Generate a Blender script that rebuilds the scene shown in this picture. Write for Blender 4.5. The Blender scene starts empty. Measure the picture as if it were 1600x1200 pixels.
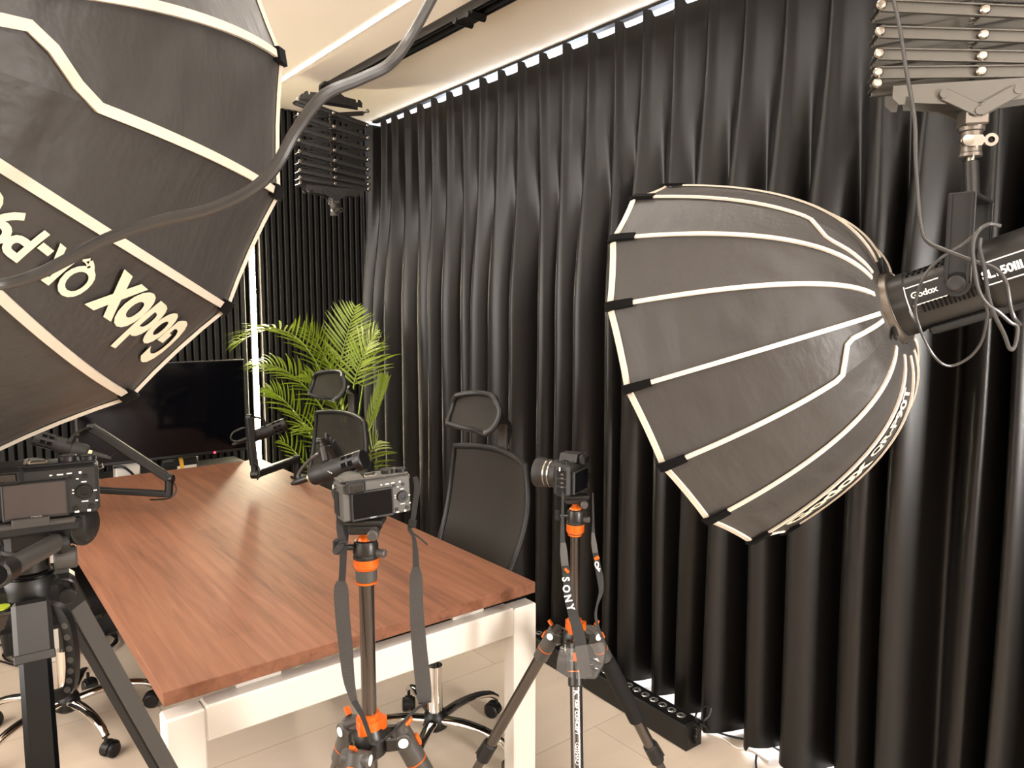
import bpy, bmesh, math, random
from mathutils import Vector, Matrix, noise

S = bpy.context.scene
COL = S.collection
PI = math.pi
random.seed(7)

# ------------------------------------------------------------------ camera
cam_data = bpy.data.cameras.new('camera')
cam_data.sensor_fit = 'HORIZONTAL'
cam_data.sensor_width = 36.0
cam_data.lens = 36.0 * 1156.26 / 1600.0
cam_data.clip_start = 0.05
cam = bpy.data.objects.new('camera', cam_data)
COL.objects.link(cam)
cam.location = (0, 0, 1.5)
cam.rotation_euler = (PI / 2 - 0.1021681, 0, -0.6678553)
S.camera = cam

# ------------------------------------------------------------------ world, lights, exposure
world = bpy.data.worlds.new('world')
S.world = world
world.use_nodes = True
_bg = world.node_tree.nodes['Background']
_bg.inputs[0].default_value = (1.0, 0.95, 0.90, 1)
_bg.inputs[1].default_value = 0.05

S.view_settings.view_transform = 'Standard'
S.view_settings.look = 'None'
S.view_settings.gamma = 1.0
S.view_settings.exposure = 2.0
S.view_settings.use_curve_mapping = False
S.render.film_transparent = False
try:
    S.cycles.max_bounces = 8
    S.cycles.use_denoising = True
except Exception:
    pass

LED_STRENGTH = 22.0        # ceiling lines
STRIP_STRENGTH = 50.0      # vertical strip on the slatted wall
WINDOW_STRENGTH = 3.0      # daylight behind the curtain


def area(name, loc, rot, sx, sy, power, color, spread=PI):
    d = bpy.data.lights.new(name, 'AREA')
    d.shape = 'RECTANGLE'
    d.size, d.size_y = sx, sy
    d.energy = power
    d.color = color
    d.spread = spread
    o = bpy.data.objects.new(name, d)
    COL.objects.link(o)
    o.location = loc
    o.rotation_euler = rot
    return o


WARM = (1.0, 0.955, 0.90)
# added unseen area lights: broad fill from the left, weaker ones behind the photographer
area('added_fill_light', (-1.8, 1.9, 1.75), (0, -PI / 2, 0), 1.5, 3.0, 36, WARM)
area('added_fill_light', (0.0, -1.3, 2.55), (0, 0, 0), 1.6, 0.8, 11, WARM)
area('added_fill_light', (1.45, -1.3, 1.35), (math.radians(84), 0, math.radians(-17)), 0.3, 0.7, 24, WARM)  # unseen light added to raise highlights on the near curtain folds


# ------------------------------------------------------------------ materials
def lin(c):
    def f(v):
        v /= 255.0
        return v / 12.92 if v <= 0.04045 else ((v + 0.055) / 1.055) ** 2.4
    return tuple(f(v) for v in c) + (1.0,)


def mat(name, rgb, rough=0.5, metal=0.0, spec=0.5, coat=0.0, sheen=0.0, emit=None, emit_s=0.0,
        alpha=1.0, bump=None, var=None, trans=0.0):
    """bump = (scale, strength, (sx,sy,sz), coord); var = (scale, amount, (sx,sy,sz), coord)"""
    m = bpy.data.materials.new(name)
    m.use_nodes = True
    nt = m.node_tree
    b = nt.nodes['Principled BSDF']
    b.inputs['Base Color'].default_value = lin(rgb)
    b.inputs['Roughness'].default_value = rough
    b.inputs['Metallic'].default_value = metal
    b.inputs['Specular IOR Level'].default_value = spec
    b.inputs['Coat Weight'].default_value = coat
    b.inputs['Sheen Weight'].default_value = sheen
    b.inputs['Alpha'].default_value = alpha
    b.inputs['Transmission Weight'].default_value = trans
    if emit:
        b.inputs['Emission Color'].default_value = lin(emit)
        b.inputs['Emission Strength'].default_value = emit_s

    def coords(sc, coord):
        tc = nt.nodes.new('ShaderNodeTexCoord')
        mp = nt.nodes.new('ShaderNodeMapping')
        mp.inputs['Scale'].default_value = sc
        nt.links.new(tc.outputs[coord], mp.inputs['Vector'])
        return mp.outputs['Vector']
    if bump:
        n = nt.nodes.new('ShaderNodeTexNoise')
        n.inputs['Scale'].default_value = bump[0]
        n.inputs['Detail'].default_value = 3
        nt.links.new(coords(bump[2], bump[3]), n.inputs['Vector'])
        bp = nt.nodes.new('ShaderNodeBump')
        bp.inputs['Strength'].default_value = bump[1]
        bp.inputs['Distance'].default_value = 0.01
        nt.links.new(n.outputs['Fac'], bp.inputs['Height'])
        nt.links.new(bp.outputs['Normal'], b.inputs['Normal'])
    if var:
        n = nt.nodes.new('ShaderNodeTexNoise')
        n.inputs['Scale'].default_value = var[0]
        n.inputs['Detail'].default_value = 4
        nt.links.new(coords(var[2], var[3]), n.inputs['Vector'])
        mx = nt.nodes.new('ShaderNodeMix')
        mx.data_type = 'RGBA'
        c = lin(rgb)
        mx.inputs['A'].default_value = tuple(max(0, v * (1 - var[1])) for v in c[:3]) + (1,)
        mx.inputs['B'].default_value = tuple(min(1, v * (1 + var[1])) for v in c[:3]) + (1,)
        nt.links.new(n.outputs['Fac'], mx.inputs['Factor'])
        nt.links.new(mx.outputs['Result'], b.inputs['Base Color'])
    return m


def glow(name, rgb, strength):
    m = bpy.data.materials.new(name)
    m.use_nodes = True
    nt = m.node_tree
    nt.nodes.remove(nt.nodes['Principled BSDF'])
    e = nt.nodes.new('ShaderNodeEmission')
    e.inputs[0].default_value = lin(rgb)
    e.inputs[1].default_value = strength
    nt.links.new(e.outputs[0], nt.nodes['Material Output'].inputs[0])
    return m


def wood_mat():
    m = bpy.data.materials.new('walnut_laminate')
    m.use_nodes = True
    nt = m.node_tree
    L = nt.links.new
    b = nt.nodes['Principled BSDF']
    b.inputs['Roughness'].default_value = 0.6
    b.inputs['Specular IOR Level'].default_value = 0.28
    tc = nt.nodes.new('ShaderNodeTexCoord')
    mp = nt.nodes.new('ShaderNodeMapping')
    mp.inputs['Scale'].default_value = (26, 1.3, 26)
    L(tc.outputs['Object'], mp.inputs['Vector'])
    n1 = nt.nodes.new('ShaderNodeTexNoise')
    n1.inputs['Scale'].default_value = 1.6
    n1.inputs['Detail'].default_value = 7
    n1.inputs['Roughness'].default_value = 0.65
    n1.inputs['Distortion'].default_value = 0.6
    L(mp.outputs['Vector'], n1.inputs['Vector'])
    # plank to plank tone: staggered boards running along the table
    bk = nt.nodes.new('ShaderNodeTexBrick')
    bk.inputs['Scale'].default_value = 1.0
    bk.inputs['Mortar Size'].default_value = 0.0
    bk.inputs['Brick Width'].default_value = 0.9
    bk.inputs['Row Height'].default_value = 0.12
    bk.inputs['Color1'].default_value = (0.35, 0.35, 0.35, 1)
    bk.inputs['Color2'].default_value = (0.65, 0.65, 0.65, 1)
    mp2 = nt.nodes.new('ShaderNodeMapping')
    mp2.inputs['Rotation'].default_value = (0, 0, PI / 2)
    L(tc.outputs['Object'], mp2.inputs['Vector'])
    L(mp2.outputs['Vector'], bk.inputs['Vector'])
    ad = nt.nodes.new('ShaderNodeMix')
    ad.data_type = 'RGBA'
    ad.inputs['Factor'].default_value = 0.35
    L(n1.outputs['Fac'], ad.inputs['A'])
    L(bk.outputs['Color'], ad.inputs['B'])
    cr = nt.nodes.new('ShaderNodeValToRGB')
    cr.color_ramp.elements[0].position = 0.30
    cr.color_ramp.elements[0].color = lin((80, 50, 37))
    cr.color_ramp.elements[1].position = 0.66
    cr.color_ramp.elements[1].color = lin((132, 88, 65))
    e = cr.color_ramp.elements.new(0.46)
    e.color = lin((112, 72, 52))
    L(ad.outputs['Result'], cr.inputs['Fac'])
    L(cr.outputs['Color'], b.inputs['Base Color'])
    bp = nt.nodes.new('ShaderNodeBump')
    bp.inputs['Strength'].default_value = 0.03
    bp.inputs['Distance'].default_value = 0.002
    L(n1.outputs['Fac'], bp.inputs['Height'])
    L(bp.outputs['Normal'], b.inputs['Normal'])
    return m


def floor_mat():
    m = bpy.data.materials.new('pale_floor')
    m.use_nodes = True
    nt = m.node_tree
    L = nt.links.new
    b = nt.nodes['Principled BSDF']
    b.inputs['Roughness'].default_value = 0.42
    tc = nt.nodes.new('ShaderNodeTexCoord')
    bk = nt.nodes.new('ShaderNodeTexBrick')
    bk.inputs['Scale'].default_value = 1.0
    bk.inputs['Brick Width'].default_value = 1.2
    bk.inputs['Row Height'].default_value = 0.6
    bk.inputs['Mortar Size'].default_value = 0.002
    bk.inputs['Color1'].default_value = lin((206, 190, 172))
    bk.inputs['Color2'].default_value = lin((199, 182, 163))
    bk.inputs['Mortar'].default_value = lin((170, 152, 132))
    L(tc.outputs['Object'], bk.inputs['Vector'])
    mp = nt.nodes.new('ShaderNodeMapping')
    mp.inputs['Scale'].default_value = (2, 9, 2)
    mp.inputs['Rotation'].default_value = (0, 0, 0.4)
    L(tc.outputs['Object'], mp.inputs['Vector'])
    n = nt.nodes.new('ShaderNodeTexNoise')
    n.inputs['Scale'].default_value = 1.2
    n.inputs['Detail'].default_value = 5
    L(mp.outputs['Vector'], n.inputs['Vector'])
    mx = nt.nodes.new('ShaderNodeMix')
    mx.data_type = 'RGBA'
    mx.blend_type = 'MULTIPLY'
    mx.inputs['Factor'].default_value = 0.35
    cr = nt.nodes.new('ShaderNodeValToRGB')
    cr.color_ramp.elements[0].position = 0.3
    cr.color_ramp.elements[0].color = (0.78, 0.77, 0.76, 1)
    cr.color_ramp.elements[1].position = 0.7
    cr.color_ramp.elements[1].color = (1, 1, 1, 1)
    L(n.outputs['Fac'], cr.inputs['Fac'])
    L(bk.outputs['Color'], mx.inputs['A'])
    L(cr.outputs['Color'], mx.inputs['B'])
    L(mx.outputs['Result'], b.inputs['Base Color'])
    return m


M = dict(
    wood=wood_mat(), floor=floor_mat(),
    ceiling=mat('ceiling_paint', (238, 227, 212), 0.9, spec=0.1),
    wall=mat('wall_paint', (214, 202, 188), 0.9, spec=0.1),
    slat=mat('black_slat', (24, 22, 21), 0.6, spec=0.3),
    slat_back=mat('black_felt', (14, 13, 13), 0.95, spec=0.1),
    curtain=mat('black_curtain', (16, 14, 13), 0.36, spec=0.36, sheen=0.0, bump=(900, 0.05, (1, 1, 1), 'Object')),
    white=mat('white_powder_coat', (208, 202, 194), 0.42),
    nylon=mat('black_nylon', (62, 59, 57), 0.5, spec=0.32, bump=(3.0, 0.35, (6.0, 0.7, 1), 'UV')),
    piping=mat('cream_piping', (206, 194, 178), 0.8),
    velcro=mat('black_velcro', (16, 15, 15), 0.95, spec=0.1),
    diffuser=mat('white_diffusion_cloth', (235, 233, 228), 0.9),
    print=mat('cream_print', (222, 212, 188), 0.7),
    whiteprint=mat('white_print', (240, 236, 230), 0.6),
    blk=mat('black_plastic', (15, 14, 14), 0.42, spec=0.4),
    blkm=mat('matt_black_plastic', (22, 21, 20), 0.55, spec=0.4),
    blkg=mat('gloss_black_metal', (6, 6, 8), 0.20, spec=0.22),
    cambody=mat('camera_magnesium', (74, 71, 67), 0.5, bump=(700, 0.12, (1, 1, 1), 'Object')),
    camdark=mat('camera_black', (26, 25, 24), 0.55, bump=(700, 0.12, (1, 1, 1), 'Object')),
    lcd=mat('camera_screen', (5, 5, 8), 0.12, spec=0.25),
    lcdgrey=mat('blank_grey_screen', (66, 58, 56), 0.35),  # blank screen in one even grey base colour
    glass=mat('lens_glass', (6, 6, 10), 0.05, spec=0.9, coat=0.5),
    rubber=mat('rubber', (15, 14, 14), 0.8, spec=0.3),
    orange=mat('orange_anodised', (212, 98, 26), 0.28, metal=0.35),
    grey=mat('grey_metal', (120, 112, 104), 0.35, metal=0.8),
    greyp=mat('grey_plastic', (62, 59, 56), 0.45),
    dgrey=mat('dark_grey_metal', (44, 42, 40), 0.35, metal=0.5),
    tube=mat('brushed_black_tube', (92, 86, 82), 0.26, metal=0.85),
    chrome=mat('chrome', (225, 220, 214), 0.08, metal=1.0),
    steel=mat('steel_bolt', (150, 143, 134), 0.25, metal=1.0),
    satin=mat('satin_panto_arm', (92, 88, 82), 0.46, metal=0.5),
    pantoblk=mat('black_panto_arm', (38, 36, 34), 0.42, metal=0.3),
    webbing=mat('grey_webbing', (52, 49, 46), 0.8, bump=(300, 0.25, (1, 1, 1), 'Object')),
    strapb=mat('black_strap', (24, 22, 22), 0.7),
    cable=mat('grey_cable', (52, 50, 49), 0.35, spec=0.6),
    cableb=mat('black_cable', (13, 12, 12), 0.45),
    tv=mat('tv_glass', (4, 4, 7), 0.08, spec=0.3),
    tvb=mat('tv_bezel', (20, 19, 20), 0.4),
    red=glow('standby_light', (255, 40, 60), 3.0),
    mesh=mat('chair_mesh', (46, 43, 39), 0.75, alpha=0.93, spec=0.25),
    chairp=mat('chair_plastic', (17, 16, 16), 0.5),
    seatf=mat('seat_fabric', (22, 21, 21), 0.85, spec=0.2),
    leaf=mat('palm_leaf', (112, 130, 30), 0.42, spec=0.4, var=(9, 0.35, (1, 1, 1), 'Object')),
    stem=mat('palm_stem', (120, 140, 50), 0.55),
    pot=mat('black_pot', (30, 28, 28), 0.5),
    soil=mat('soil', (50, 38, 30), 0.95),
    gold=mat('gold_ring', (216, 190, 140), 0.3, metal=0.8),
    reflector=mat('lens_reflector', (225, 222, 216), 0.15, metal=0.9),
    yellow=mat('yellow_strap', (222, 170, 50), 0.6),
    greenb=mat('bubble_level', (190, 205, 60), 0.25),
    clear=mat('clear_plastic_film', (150, 146, 142), 0.12, alpha=0.10, spec=0.6),
    led=glow('ceiling_led', (255, 248, 239), LED_STRENGTH),
    strip=glow('strip_led', (255, 240, 205), STRIP_STRENGTH),
    daylight=glow('daylight', (232, 240, 255), WINDOW_STRENGTH),
)


# ------------------------------------------------------------------ mesh helpers
def V(*a):
    return Vector(a[0]) if len(a) == 1 else Vector(a)


def frame_from(d, up=(0, 0, 1)):
    d = Vector(d).normalized()
    u = Vector(up)
    if abs(d.dot(u)) > 0.98:
        u = Vector((1, 0, 0))
    x = u.cross(d).normalized()
    y = d.cross(x)
    return x, y, d


def smooth_path(pts, n=6):
    """Catmull-Rom through pts"""
    P = [Vector(p) for p in pts]
    out = []
    for i in range(len(P) - 1):
        p0 = P[i - 1] if i else P[0] * 2 - P[1]
        p1, p2 = P[i], P[i + 1]
        p3 = P[i + 2] if i + 2 < len(P) else P[-1] * 2 - P[-2]
        for k in range(n):
            t = k / n
            out.append(0.5 * ((2 * p1) + (p2 - p0) * t + (2 * p0 - 5 * p1 + 4 * p2 - p3) * t * t
                              + (3 * p1 - p0 - 3 * p2 + p3) * t ** 3))
    out.append(P[-1])
    return out


class MB:
    def __init__(self, xf=None):
        self.v, self.f, self.uv = [], [], {}
        self.xf = xf

    def add(self, vs, fs):
        o = len(self.v)
        if self.xf is not None:
            vs = [self.xf @ Vector(p) for p in vs]
        self.v += [tuple(p) for p in vs]
        self.f += [tuple(i + o for i in f) for f in fs]
        return self

    def box(self, c, s, rot=None, b=0.0):
        hx, hy, hz = s[0] / 2, s[1] / 2, s[2] / 2
        c = Vector(c)
        R = rot if rot is not None else Matrix.Identity(3)
        b = min(b, hx * .95, hy * .95, hz * .95)
        if b <= 0:
            vs = [c + R @ Vector((x, y, z)) for x in (-hx, hx) for y in (-hy, hy) for z in (-hz, hz)]
            fs = [(0, 1, 3, 2), (4, 6, 7, 5), (0, 4, 5, 1), (2, 3, 7, 6), (0, 2, 6, 4), (1, 5, 7, 3)]
            return self.add(vs, fs)
        vs, idx = [], {}
        for sx in (-1, 1):
            for sy in (-1, 1):
                for sz in (-1, 1):
                    for k in range(3):
                        p = [sx * (hx - b), sy * (hy - b), sz * (hz - b)]
                        p[k] = (sx * hx, sy * hy, sz * hz)[k]
                        idx[(sx, sy, sz, k)] = len(vs)
                        vs.append(c + R @ Vector(p))
        fs = []
        for k in range(3):
            a, d = (k + 1) % 3, (k + 2) % 3
            for s_ in (-1, 1):
                q = []
                for (sa, sd) in ((-1, -1), (1, -1), (1, 1), (-1, 1)):
                    t = [0, 0, 0]
                    t[k], t[a], t[d] = s_, sa, sd
                    q.append(idx[tuple(t) + (k,)])
                fs.append(tuple(q if s_ > 0 else q[::-1]))
            for sa in (-1, 1):
                for sd in (-1, 1):
                    q = []
                    for (s_, kk) in ((-1, a), (1, a), (1, d), (-1, d)):
                        t = [0, 0, 0]
                        t[k], t[a], t[d] = s_, sa, sd
                        q.append(idx[tuple(t) + (kk,)])
                    fs.append(tuple(q if sa * sd < 0 else q[::-1]))
        for sx in (-1, 1):
            for sy in (-1, 1):
                for sz in (-1, 1):
                    q = [idx[(sx, sy, sz, k)] for k in range(3)]
                    fs.append(tuple(q if sx * sy * sz > 0 else q[::-1]))
        return self.add(vs, fs)

    def rings(self, rings, cap0=True, cap1=True, closed=False):
        n = len(rings[0])
        vs = [p for r in rings for p in r]
        fs = []
        m = len(rings)
        for i in range(m if closed else m - 1):
            a, b = i * n, ((i + 1) % m) * n
            for j in range(n):
                k = (j + 1) % n
                fs.append((a + j, a + k, b + k, b + j))
        if not closed:
            if cap0:
                fs.append(tuple(range(n))[::-1])
            if cap1:
                fs.append(tuple(range((m - 1) * n, m * n)))
        return self.add(vs, fs)

    def cyl(self, p0, p1, r0, r1=None, n=20, b=0.0):
        r1 = r0 if r1 is None else r1
        p0, p1 = Vector(p0), Vector(p1)
        x, y, d = frame_from(p1 - p0)
        prof = [(p0, r0), (p1, r1)]
        if b > 0:
            prof = [(p0, r0 - b), (p0 + d * b, r0), (p1 - d * b, r1), (p1, r1 - b)]
        R = [[p + (x * math.cos(2 * PI * j / n) + y * math.sin(2 * PI * j / n)) * r for j in range(n)] for p, r in prof]
        return self.rings(R)

    def lathe(self, prof, p0=(0, 0, 0), d=(0, 0, 1), n=24, cap=True):
        """prof: [(r, h)] along d from p0"""
        p0 = Vector(p0)
        x, y, d = frame_from(d)
        R = [[p0 + d * h + (x * math.cos(2 * PI * j / n) + y * math.sin(2 * PI * j / n)) * r for j in range(n)]
             for r, h in prof]
        return self.rings(R, cap, cap)

    def tube(self, pts, r, n=10, sm=0, closed=False):
        P = smooth_path(pts, sm) if sm else [Vector(p) for p in pts]
        m = len(P)
        rr = (lambda t: r) if not callable(r) else r
        t0 = (P[1] - P[0]).normalized()
        x, y, _ = frame_from(t0)
        R = []
        for i, p in enumerate(P):
            if closed:
                t = (P[(i + 1) % m] - P[i - 1]).normalized()
            else:
                t = (P[min(i + 1, m - 1)] - P[max(i - 1, 0)]).normalized()
            x = (x - t * x.dot(t))
            x = x.normalized() if x.length > 1e-6 else frame_from(t)[0]
            y = t.cross(x)
            ra = rr(i / max(1, m - 1))
            R.append([p + (x * math.cos(2 * PI * j / n) + y * math.sin(2 * PI * j / n)) * ra for j in range(n)])
        return self.rings(R, closed=closed)

    def bar(self, p0, p1, w, t, up=(0, 0, 1), b=0.0):
        """rectangular bar from p0 to p1: w across (along up x d), t along up"""
        p0, p1 = Vector(p0), Vector(p1)
        x, y, d = frame_from(p1 - p0, up)
        R = Matrix((x, y, d)).transposed()
        return self.box((p0 + p1) / 2, (w, t, (p1 - p0).length), R, b)

    def sweep(self, pts, side, w, t, sm=0):
        """flat strip with thickness t; side: vector (or list) across, w: number or list over pts"""
        P = [Vector(p) for p in pts]
        n0 = len(P)
        ws = w if isinstance(w, (list, tuple)) else [w] * n0
        sd = side if isinstance(side, list) else [side] * n0
        if sm:
            Q = smooth_path(P, sm)
            W = smooth_path([(a, 0, 0) for a in ws], sm)
            D = smooth_path([Vector(s) for s in sd], sm)
            P, ws, sd = Q, [max(q.x, .0004) for q in W], D
        m = len(P)
        R = []
        for i, p in enumerate(P):
            tg = (P[min(i + 1, m - 1)] - P[max(i - 1, 0)]).normalized()
            s = Vector(sd[i])
            s = (s - tg * s.dot(tg)).normalized()
            nn = tg.cross(s)
            a, h = ws[i] / 2, t / 2
            R.append([p - s * a - nn * h, p + s * a - nn * h, p + s * a + nn * h, p - s * a + nn * h])
        return self.rings(R)

    def prism(self, poly, o, ax, ay, az, h):
        """extrude the 2D polygon (in ax, ay about o) by h along az"""
        o, ax, ay, az = Vector(o), Vector(ax), Vector(ay), Vector(az)
        a = [o + ax * x + ay * y for x, y in poly]
        return self.rings([a, [p + az * h for p in a]])

    def ball(self, c, r, sc=(1, 1, 1), n=14):
        c = Vector(c)
        R = []
        m = n // 2 + 2
        for i in range(m + 1):
            th = PI * (i + .001) / (m + .002)
            R.append([c + Vector((r * sc[0] * math.sin(th) * math.cos(2 * PI * j / n),
                                  r * sc[1] * math.sin(th) * math.sin(2 * PI * j / n),
                                  -r * sc[2] * math.cos(th))) for j in range(n)])
        return self.rings(R)

    def grid(self, fn, nu, nv, thick=0.0, uv=False):
        """fn(u,v)->point, u,v in 0..1"""
        o = len(self.v)
        vs = [fn(i / nu, j / nv) for i in range(nu + 1) for j in range(nv + 1)]
        fs = [(i * (nv + 1) + j, (i + 1) * (nv + 1) + j, (i + 1) * (nv + 1) + j + 1, i * (nv + 1) + j + 1)
              for i in range(nu) for j in range(nv)]
        self.add(vs, fs)
        if uv:
            for i in range(nu + 1):
                for j in range(nv + 1):
                    self.uv[o + i * (nv + 1) + j] = (i / nu, j / nv)
        return self

    def obj(self, name, m, parent=None, world=False, solid=0.0, sharp=35, flip=False):
        me = bpy.data.meshes.new(name)
        me.from_pydata(self.v, [], self.f)
        if self.uv:
            ul = me.uv_layers.new(name='UVMap')
            for lp in me.loops:
                if lp.vertex_index in self.uv:
                    ul.data[lp.index].uv = self.uv[lp.vertex_index]
        me.materials.append(M[m] if isinstance(m, str) else m)
        bm = bmesh.new()
        bm.from_mesh(me)
        bmesh.ops.remove_doubles(bm, verts=bm.verts, dist=1e-6)
        bmesh.ops.recalc_face_normals(bm, faces=bm.faces)
        bm.to_mesh(me)
        bm.free()
        for p in me.polygons:
            p.use_smooth = True
        me.set_sharp_from_angle(angle=math.radians(sharp))
        o = bpy.data.objects.new(name, me)
        COL.objects.link(o)
        if parent is not None:
            o.parent = parent
            if world:
                o.matrix_parent_inverse = wm(parent).inverted()
        if solid:
            md = o.modifiers.new('solid', 'SOLIDIFY')
            md.thickness = solid
            md.offset = 0
        return o


WM = {}


def wm(o):
    """world matrix of a root empty or of a part chained under one (before any depsgraph update)"""
    if o.name in WM:
        return WM[o.name]
    m = o.matrix_basis.copy()
    if o.parent is not None:
        m = wm(o.parent) @ o.matrix_parent_inverse @ m
    return m


def thing(name, label, cat, loc=(0, 0, 0), rz=0.0, group=None, mw=None):
    o = bpy.data.objects.new(name, None)
    o.empty_display_size = 0.05
    COL.objects.link(o)
    if mw is not None:
        o.matrix_basis = mw
    else:
        o.matrix_basis = Matrix.Translation(Vector(loc)) @ Matrix.Rotation(rz, 4, 'Z')
    o['label'] = label
    o['category'] = cat
    if group:
        o['group'] = group
    WM[o.name] = o.matrix_basis.copy()
    return o


def tag(o, label, cat, group=None):
    o['label'] = label
    o['category'] = cat
    if group:
        o['group'] = group
    return o


def struct(o):
    o['kind'] = 'structure'
    return o


def text_mesh(s, size, bold=0.0, shear=0.0, align='LEFT', space=1.0, sub=0.012):
    cu = bpy.data.curves.new('lettering', 'FONT')
    cu.body = s
    cu.size = size
    cu.offset = bold
    cu.shear = shear
    cu.align_x = align
    cu.space_character = space
    cu.resolution_u = 4
    ob = bpy.data.objects.new('lettering', cu)
    COL.objects.link(ob)
    dg = bpy.context.evaluated_depsgraph_get()
    me = bpy.data.meshes.new_from_object(ob.evaluated_get(dg))
    bm = bmesh.new()
    bm.from_mesh(me)
    bmesh.ops.triangulate(bm, faces=bm.faces)
    for _ in range(6):
        long = [e for e in bm.edges if e.calc_length() > sub]
        if not long:
            break
        bmesh.ops.subdivide_edges(bm, edges=long, cuts=1)
        bmesh.ops.triangulate(bm, faces=[f for f in bm.faces if len(f.verts) > 3])
    bm.verts.ensure_lookup_table()
    vs = [(v.co.x, v.co.y) for v in bm.verts]
    fs = [tuple(v.index for v in f.verts) for f in bm.faces]
    bm.free()
    bpy.data.objects.remove(ob)
    bpy.data.curves.remove(cu)
    bpy.data.meshes.remove(me)
    return vs, fs


def put_text(name, s, size, o, ax, ay, m, parent, bold=0.0, align='CENTER', world=False, space=1.0, shear=0.0):
    """flat lettering in the plane (ax, ay) about o"""
    vs, fs = text_mesh(s, size, bold, shear, align, space, sub=1.0)
    o, ax, ay = Vector(o), Vector(ax).normalized(), Vector(ay).normalized()
    mb = MB()
    mb.add([o + ax * x + ay * y for x, y in vs], fs)
    return mb.obj(name, m, parent, world)


VIEW = -0.6678553          # heading of the room's long diagonal: local +y of things that face away from the doorway

# ================================================================== THE ROOM
CEIL = 2.6
struct(MB().box((0.25, 1.0, -0.05), (4.6, 6.4, 0.1)).obj('floor', 'floor'))
struct(MB().box((0.25, 1.0, CEIL + 0.05), (4.6, 6.4, 0.1)).obj('ceiling', 'ceiling'))
struct(MB().box((-1.95, 1.0, CEIL / 2), (0.1, 6.4, CEIL)).obj('wall_left', 'wall'))
struct(MB().box((0.25, -2.1, CEIL / 2), (4.6, 0.1, CEIL)).obj('wall_front', 'wall'))

# slatted feature wall at the back: ribs on a felt backing
bw = MB()
bw.box((0.25, 4.19, CEIL / 2), (4.6, 0.1, CEIL))
wall_back = struct(bw.obj('wall_back', 'slat_back'))
sl = MB()
x = -1.88
while x < 2.16:
    if not (1.40 < x < 1.448):
        sl.box((x, 4.125, CEIL / 2), (0.025, 0.034, CEIL), b=0.004)
    x += 0.0365
slats = sl.obj('slats', 'slat', wall_back)
slats['kind'] = 'structure'

# window wall behind the curtain
wr = MB()
wr.box((2.55, 1.0, 0.04), (0.1, 6.4, 0.08)).box((2.55, 1.0, 2.57), (0.1, 6.4, 0.06))
for y0, y1 in ((-2.2, -1.2), (0.55, 0.75), (2.3, 2.5), (3.98, 4.2)):
    wr.box((2.55, (y0 + y1) / 2, 1.31), (0.1, y1 - y0, 2.46))
struct(wr.obj('wall_right', 'wall'))
for i, (y0, y1) in enumerate(((-1.2, 0.55), (0.75, 2.3), (2.5, 3.98))):
    wf = MB()
    for yy in (y0 + .02, y1 - .02):
        wf.box((2.54, yy, 1.31), (0.06, 0.04, 2.46), b=.004)
    for zz in (0.1, 2.52):
        wf.box((2.54, (y0 + y1) / 2, zz), (0.06, y1 - y0, 0.04), b=.004)
    w = struct(wf.obj('window_%d' % (i + 1), 'white'))
    p = MB().box((2.565, (y0 + y1) / 2, 1.31), (0.01, y1 - y0 - .06, 2.4)).obj('pane', 'daylight', w)
    p['kind'] = 'structure'

# ------------------------------------------------------------------ ceiling light lines
LAB_LED = {1.42: 'slim bright light line recessed in the ceiling beside the black hanging rail',
           0.14: 'slim light line recessed in the ceiling above the left softbox'}
for lx, lab in LAB_LED.items():
    t = thing('ceiling_light', lab, 'ceiling light', (lx, 1.0, CEIL), group='light lines in the ceiling')
    hb = MB()
    hb.box((-.0135, 0, -.001), (.003, 5.4, .006)).box((.0135, 0, -.001), (.003, 5.4, .006))
    for s in (-1, 1):
        hb.box((0, s * 2.701, -.001), (.03, .003, .006))
    hb.obj('frame', 'white', t)
    MB().box((0, 0, -.001), (.024, 5.4, .004)).obj('diffuser', 'led', t)

# ------------------------------------------------------------------ black twin rail the scissor lifts hang from
def hanging_rail(x0, label):
    t = thing('hanging_rail', label, 'rail', (x0, 0.8, CEIL))
    r = MB()
    for s in (-1, 1):
        r.box((s * .028, 0, -.006), (.020, 5.6, .012), b=.002)
        r.box((s * .020, 0, -.022), (.003, 5.6, .024))
        r.box((s * .036, 0, -.022), (.003, 5.6, .024))
    r.box((0, 0, -.003), (.075, 5.6, .006))
    r.obj('channel', 'pantoblk', t)
    for yy in (2.72, -1.6):
        b_ = MB().box((0, yy, -.03), (.082, .03, .05), b=.003)
        b_.obj('end_stop', 'blk', t)
    tr = MB()
    tr.box((-.01, 1.53, -.042), (.07, .13, .012), b=.003)
    for yy in (1.49, 1.57):
        tr.cyl((-.05, yy, -.045), (.03, yy, -.045), .012, n=14)
    tr.obj('trolley', 'blk', t)
    return t


hanging_rail(1.648, 'long black twin rail fixed to the ceiling next to the curtain')
hanging_rail(-0.112, 'black twin rail on the ceiling over the left softbox')

# ------------------------------------------------------------------ LED strip standing on the slatted wall
t = thing('wall_light_strip', 'tall thin glowing light strip set upright into the black slatted wall', 'wall light', (1.424, 4.11, 0.25))
MB().box((0, 0.012, 0.9), (.04, .02, 1.62), b=.003).obj('channel', 'blk', t)
MB().box((0, -.002, 0.9), (.026, .012, 1.6), b=.004).obj('diffuser', 'strip', t)

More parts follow.
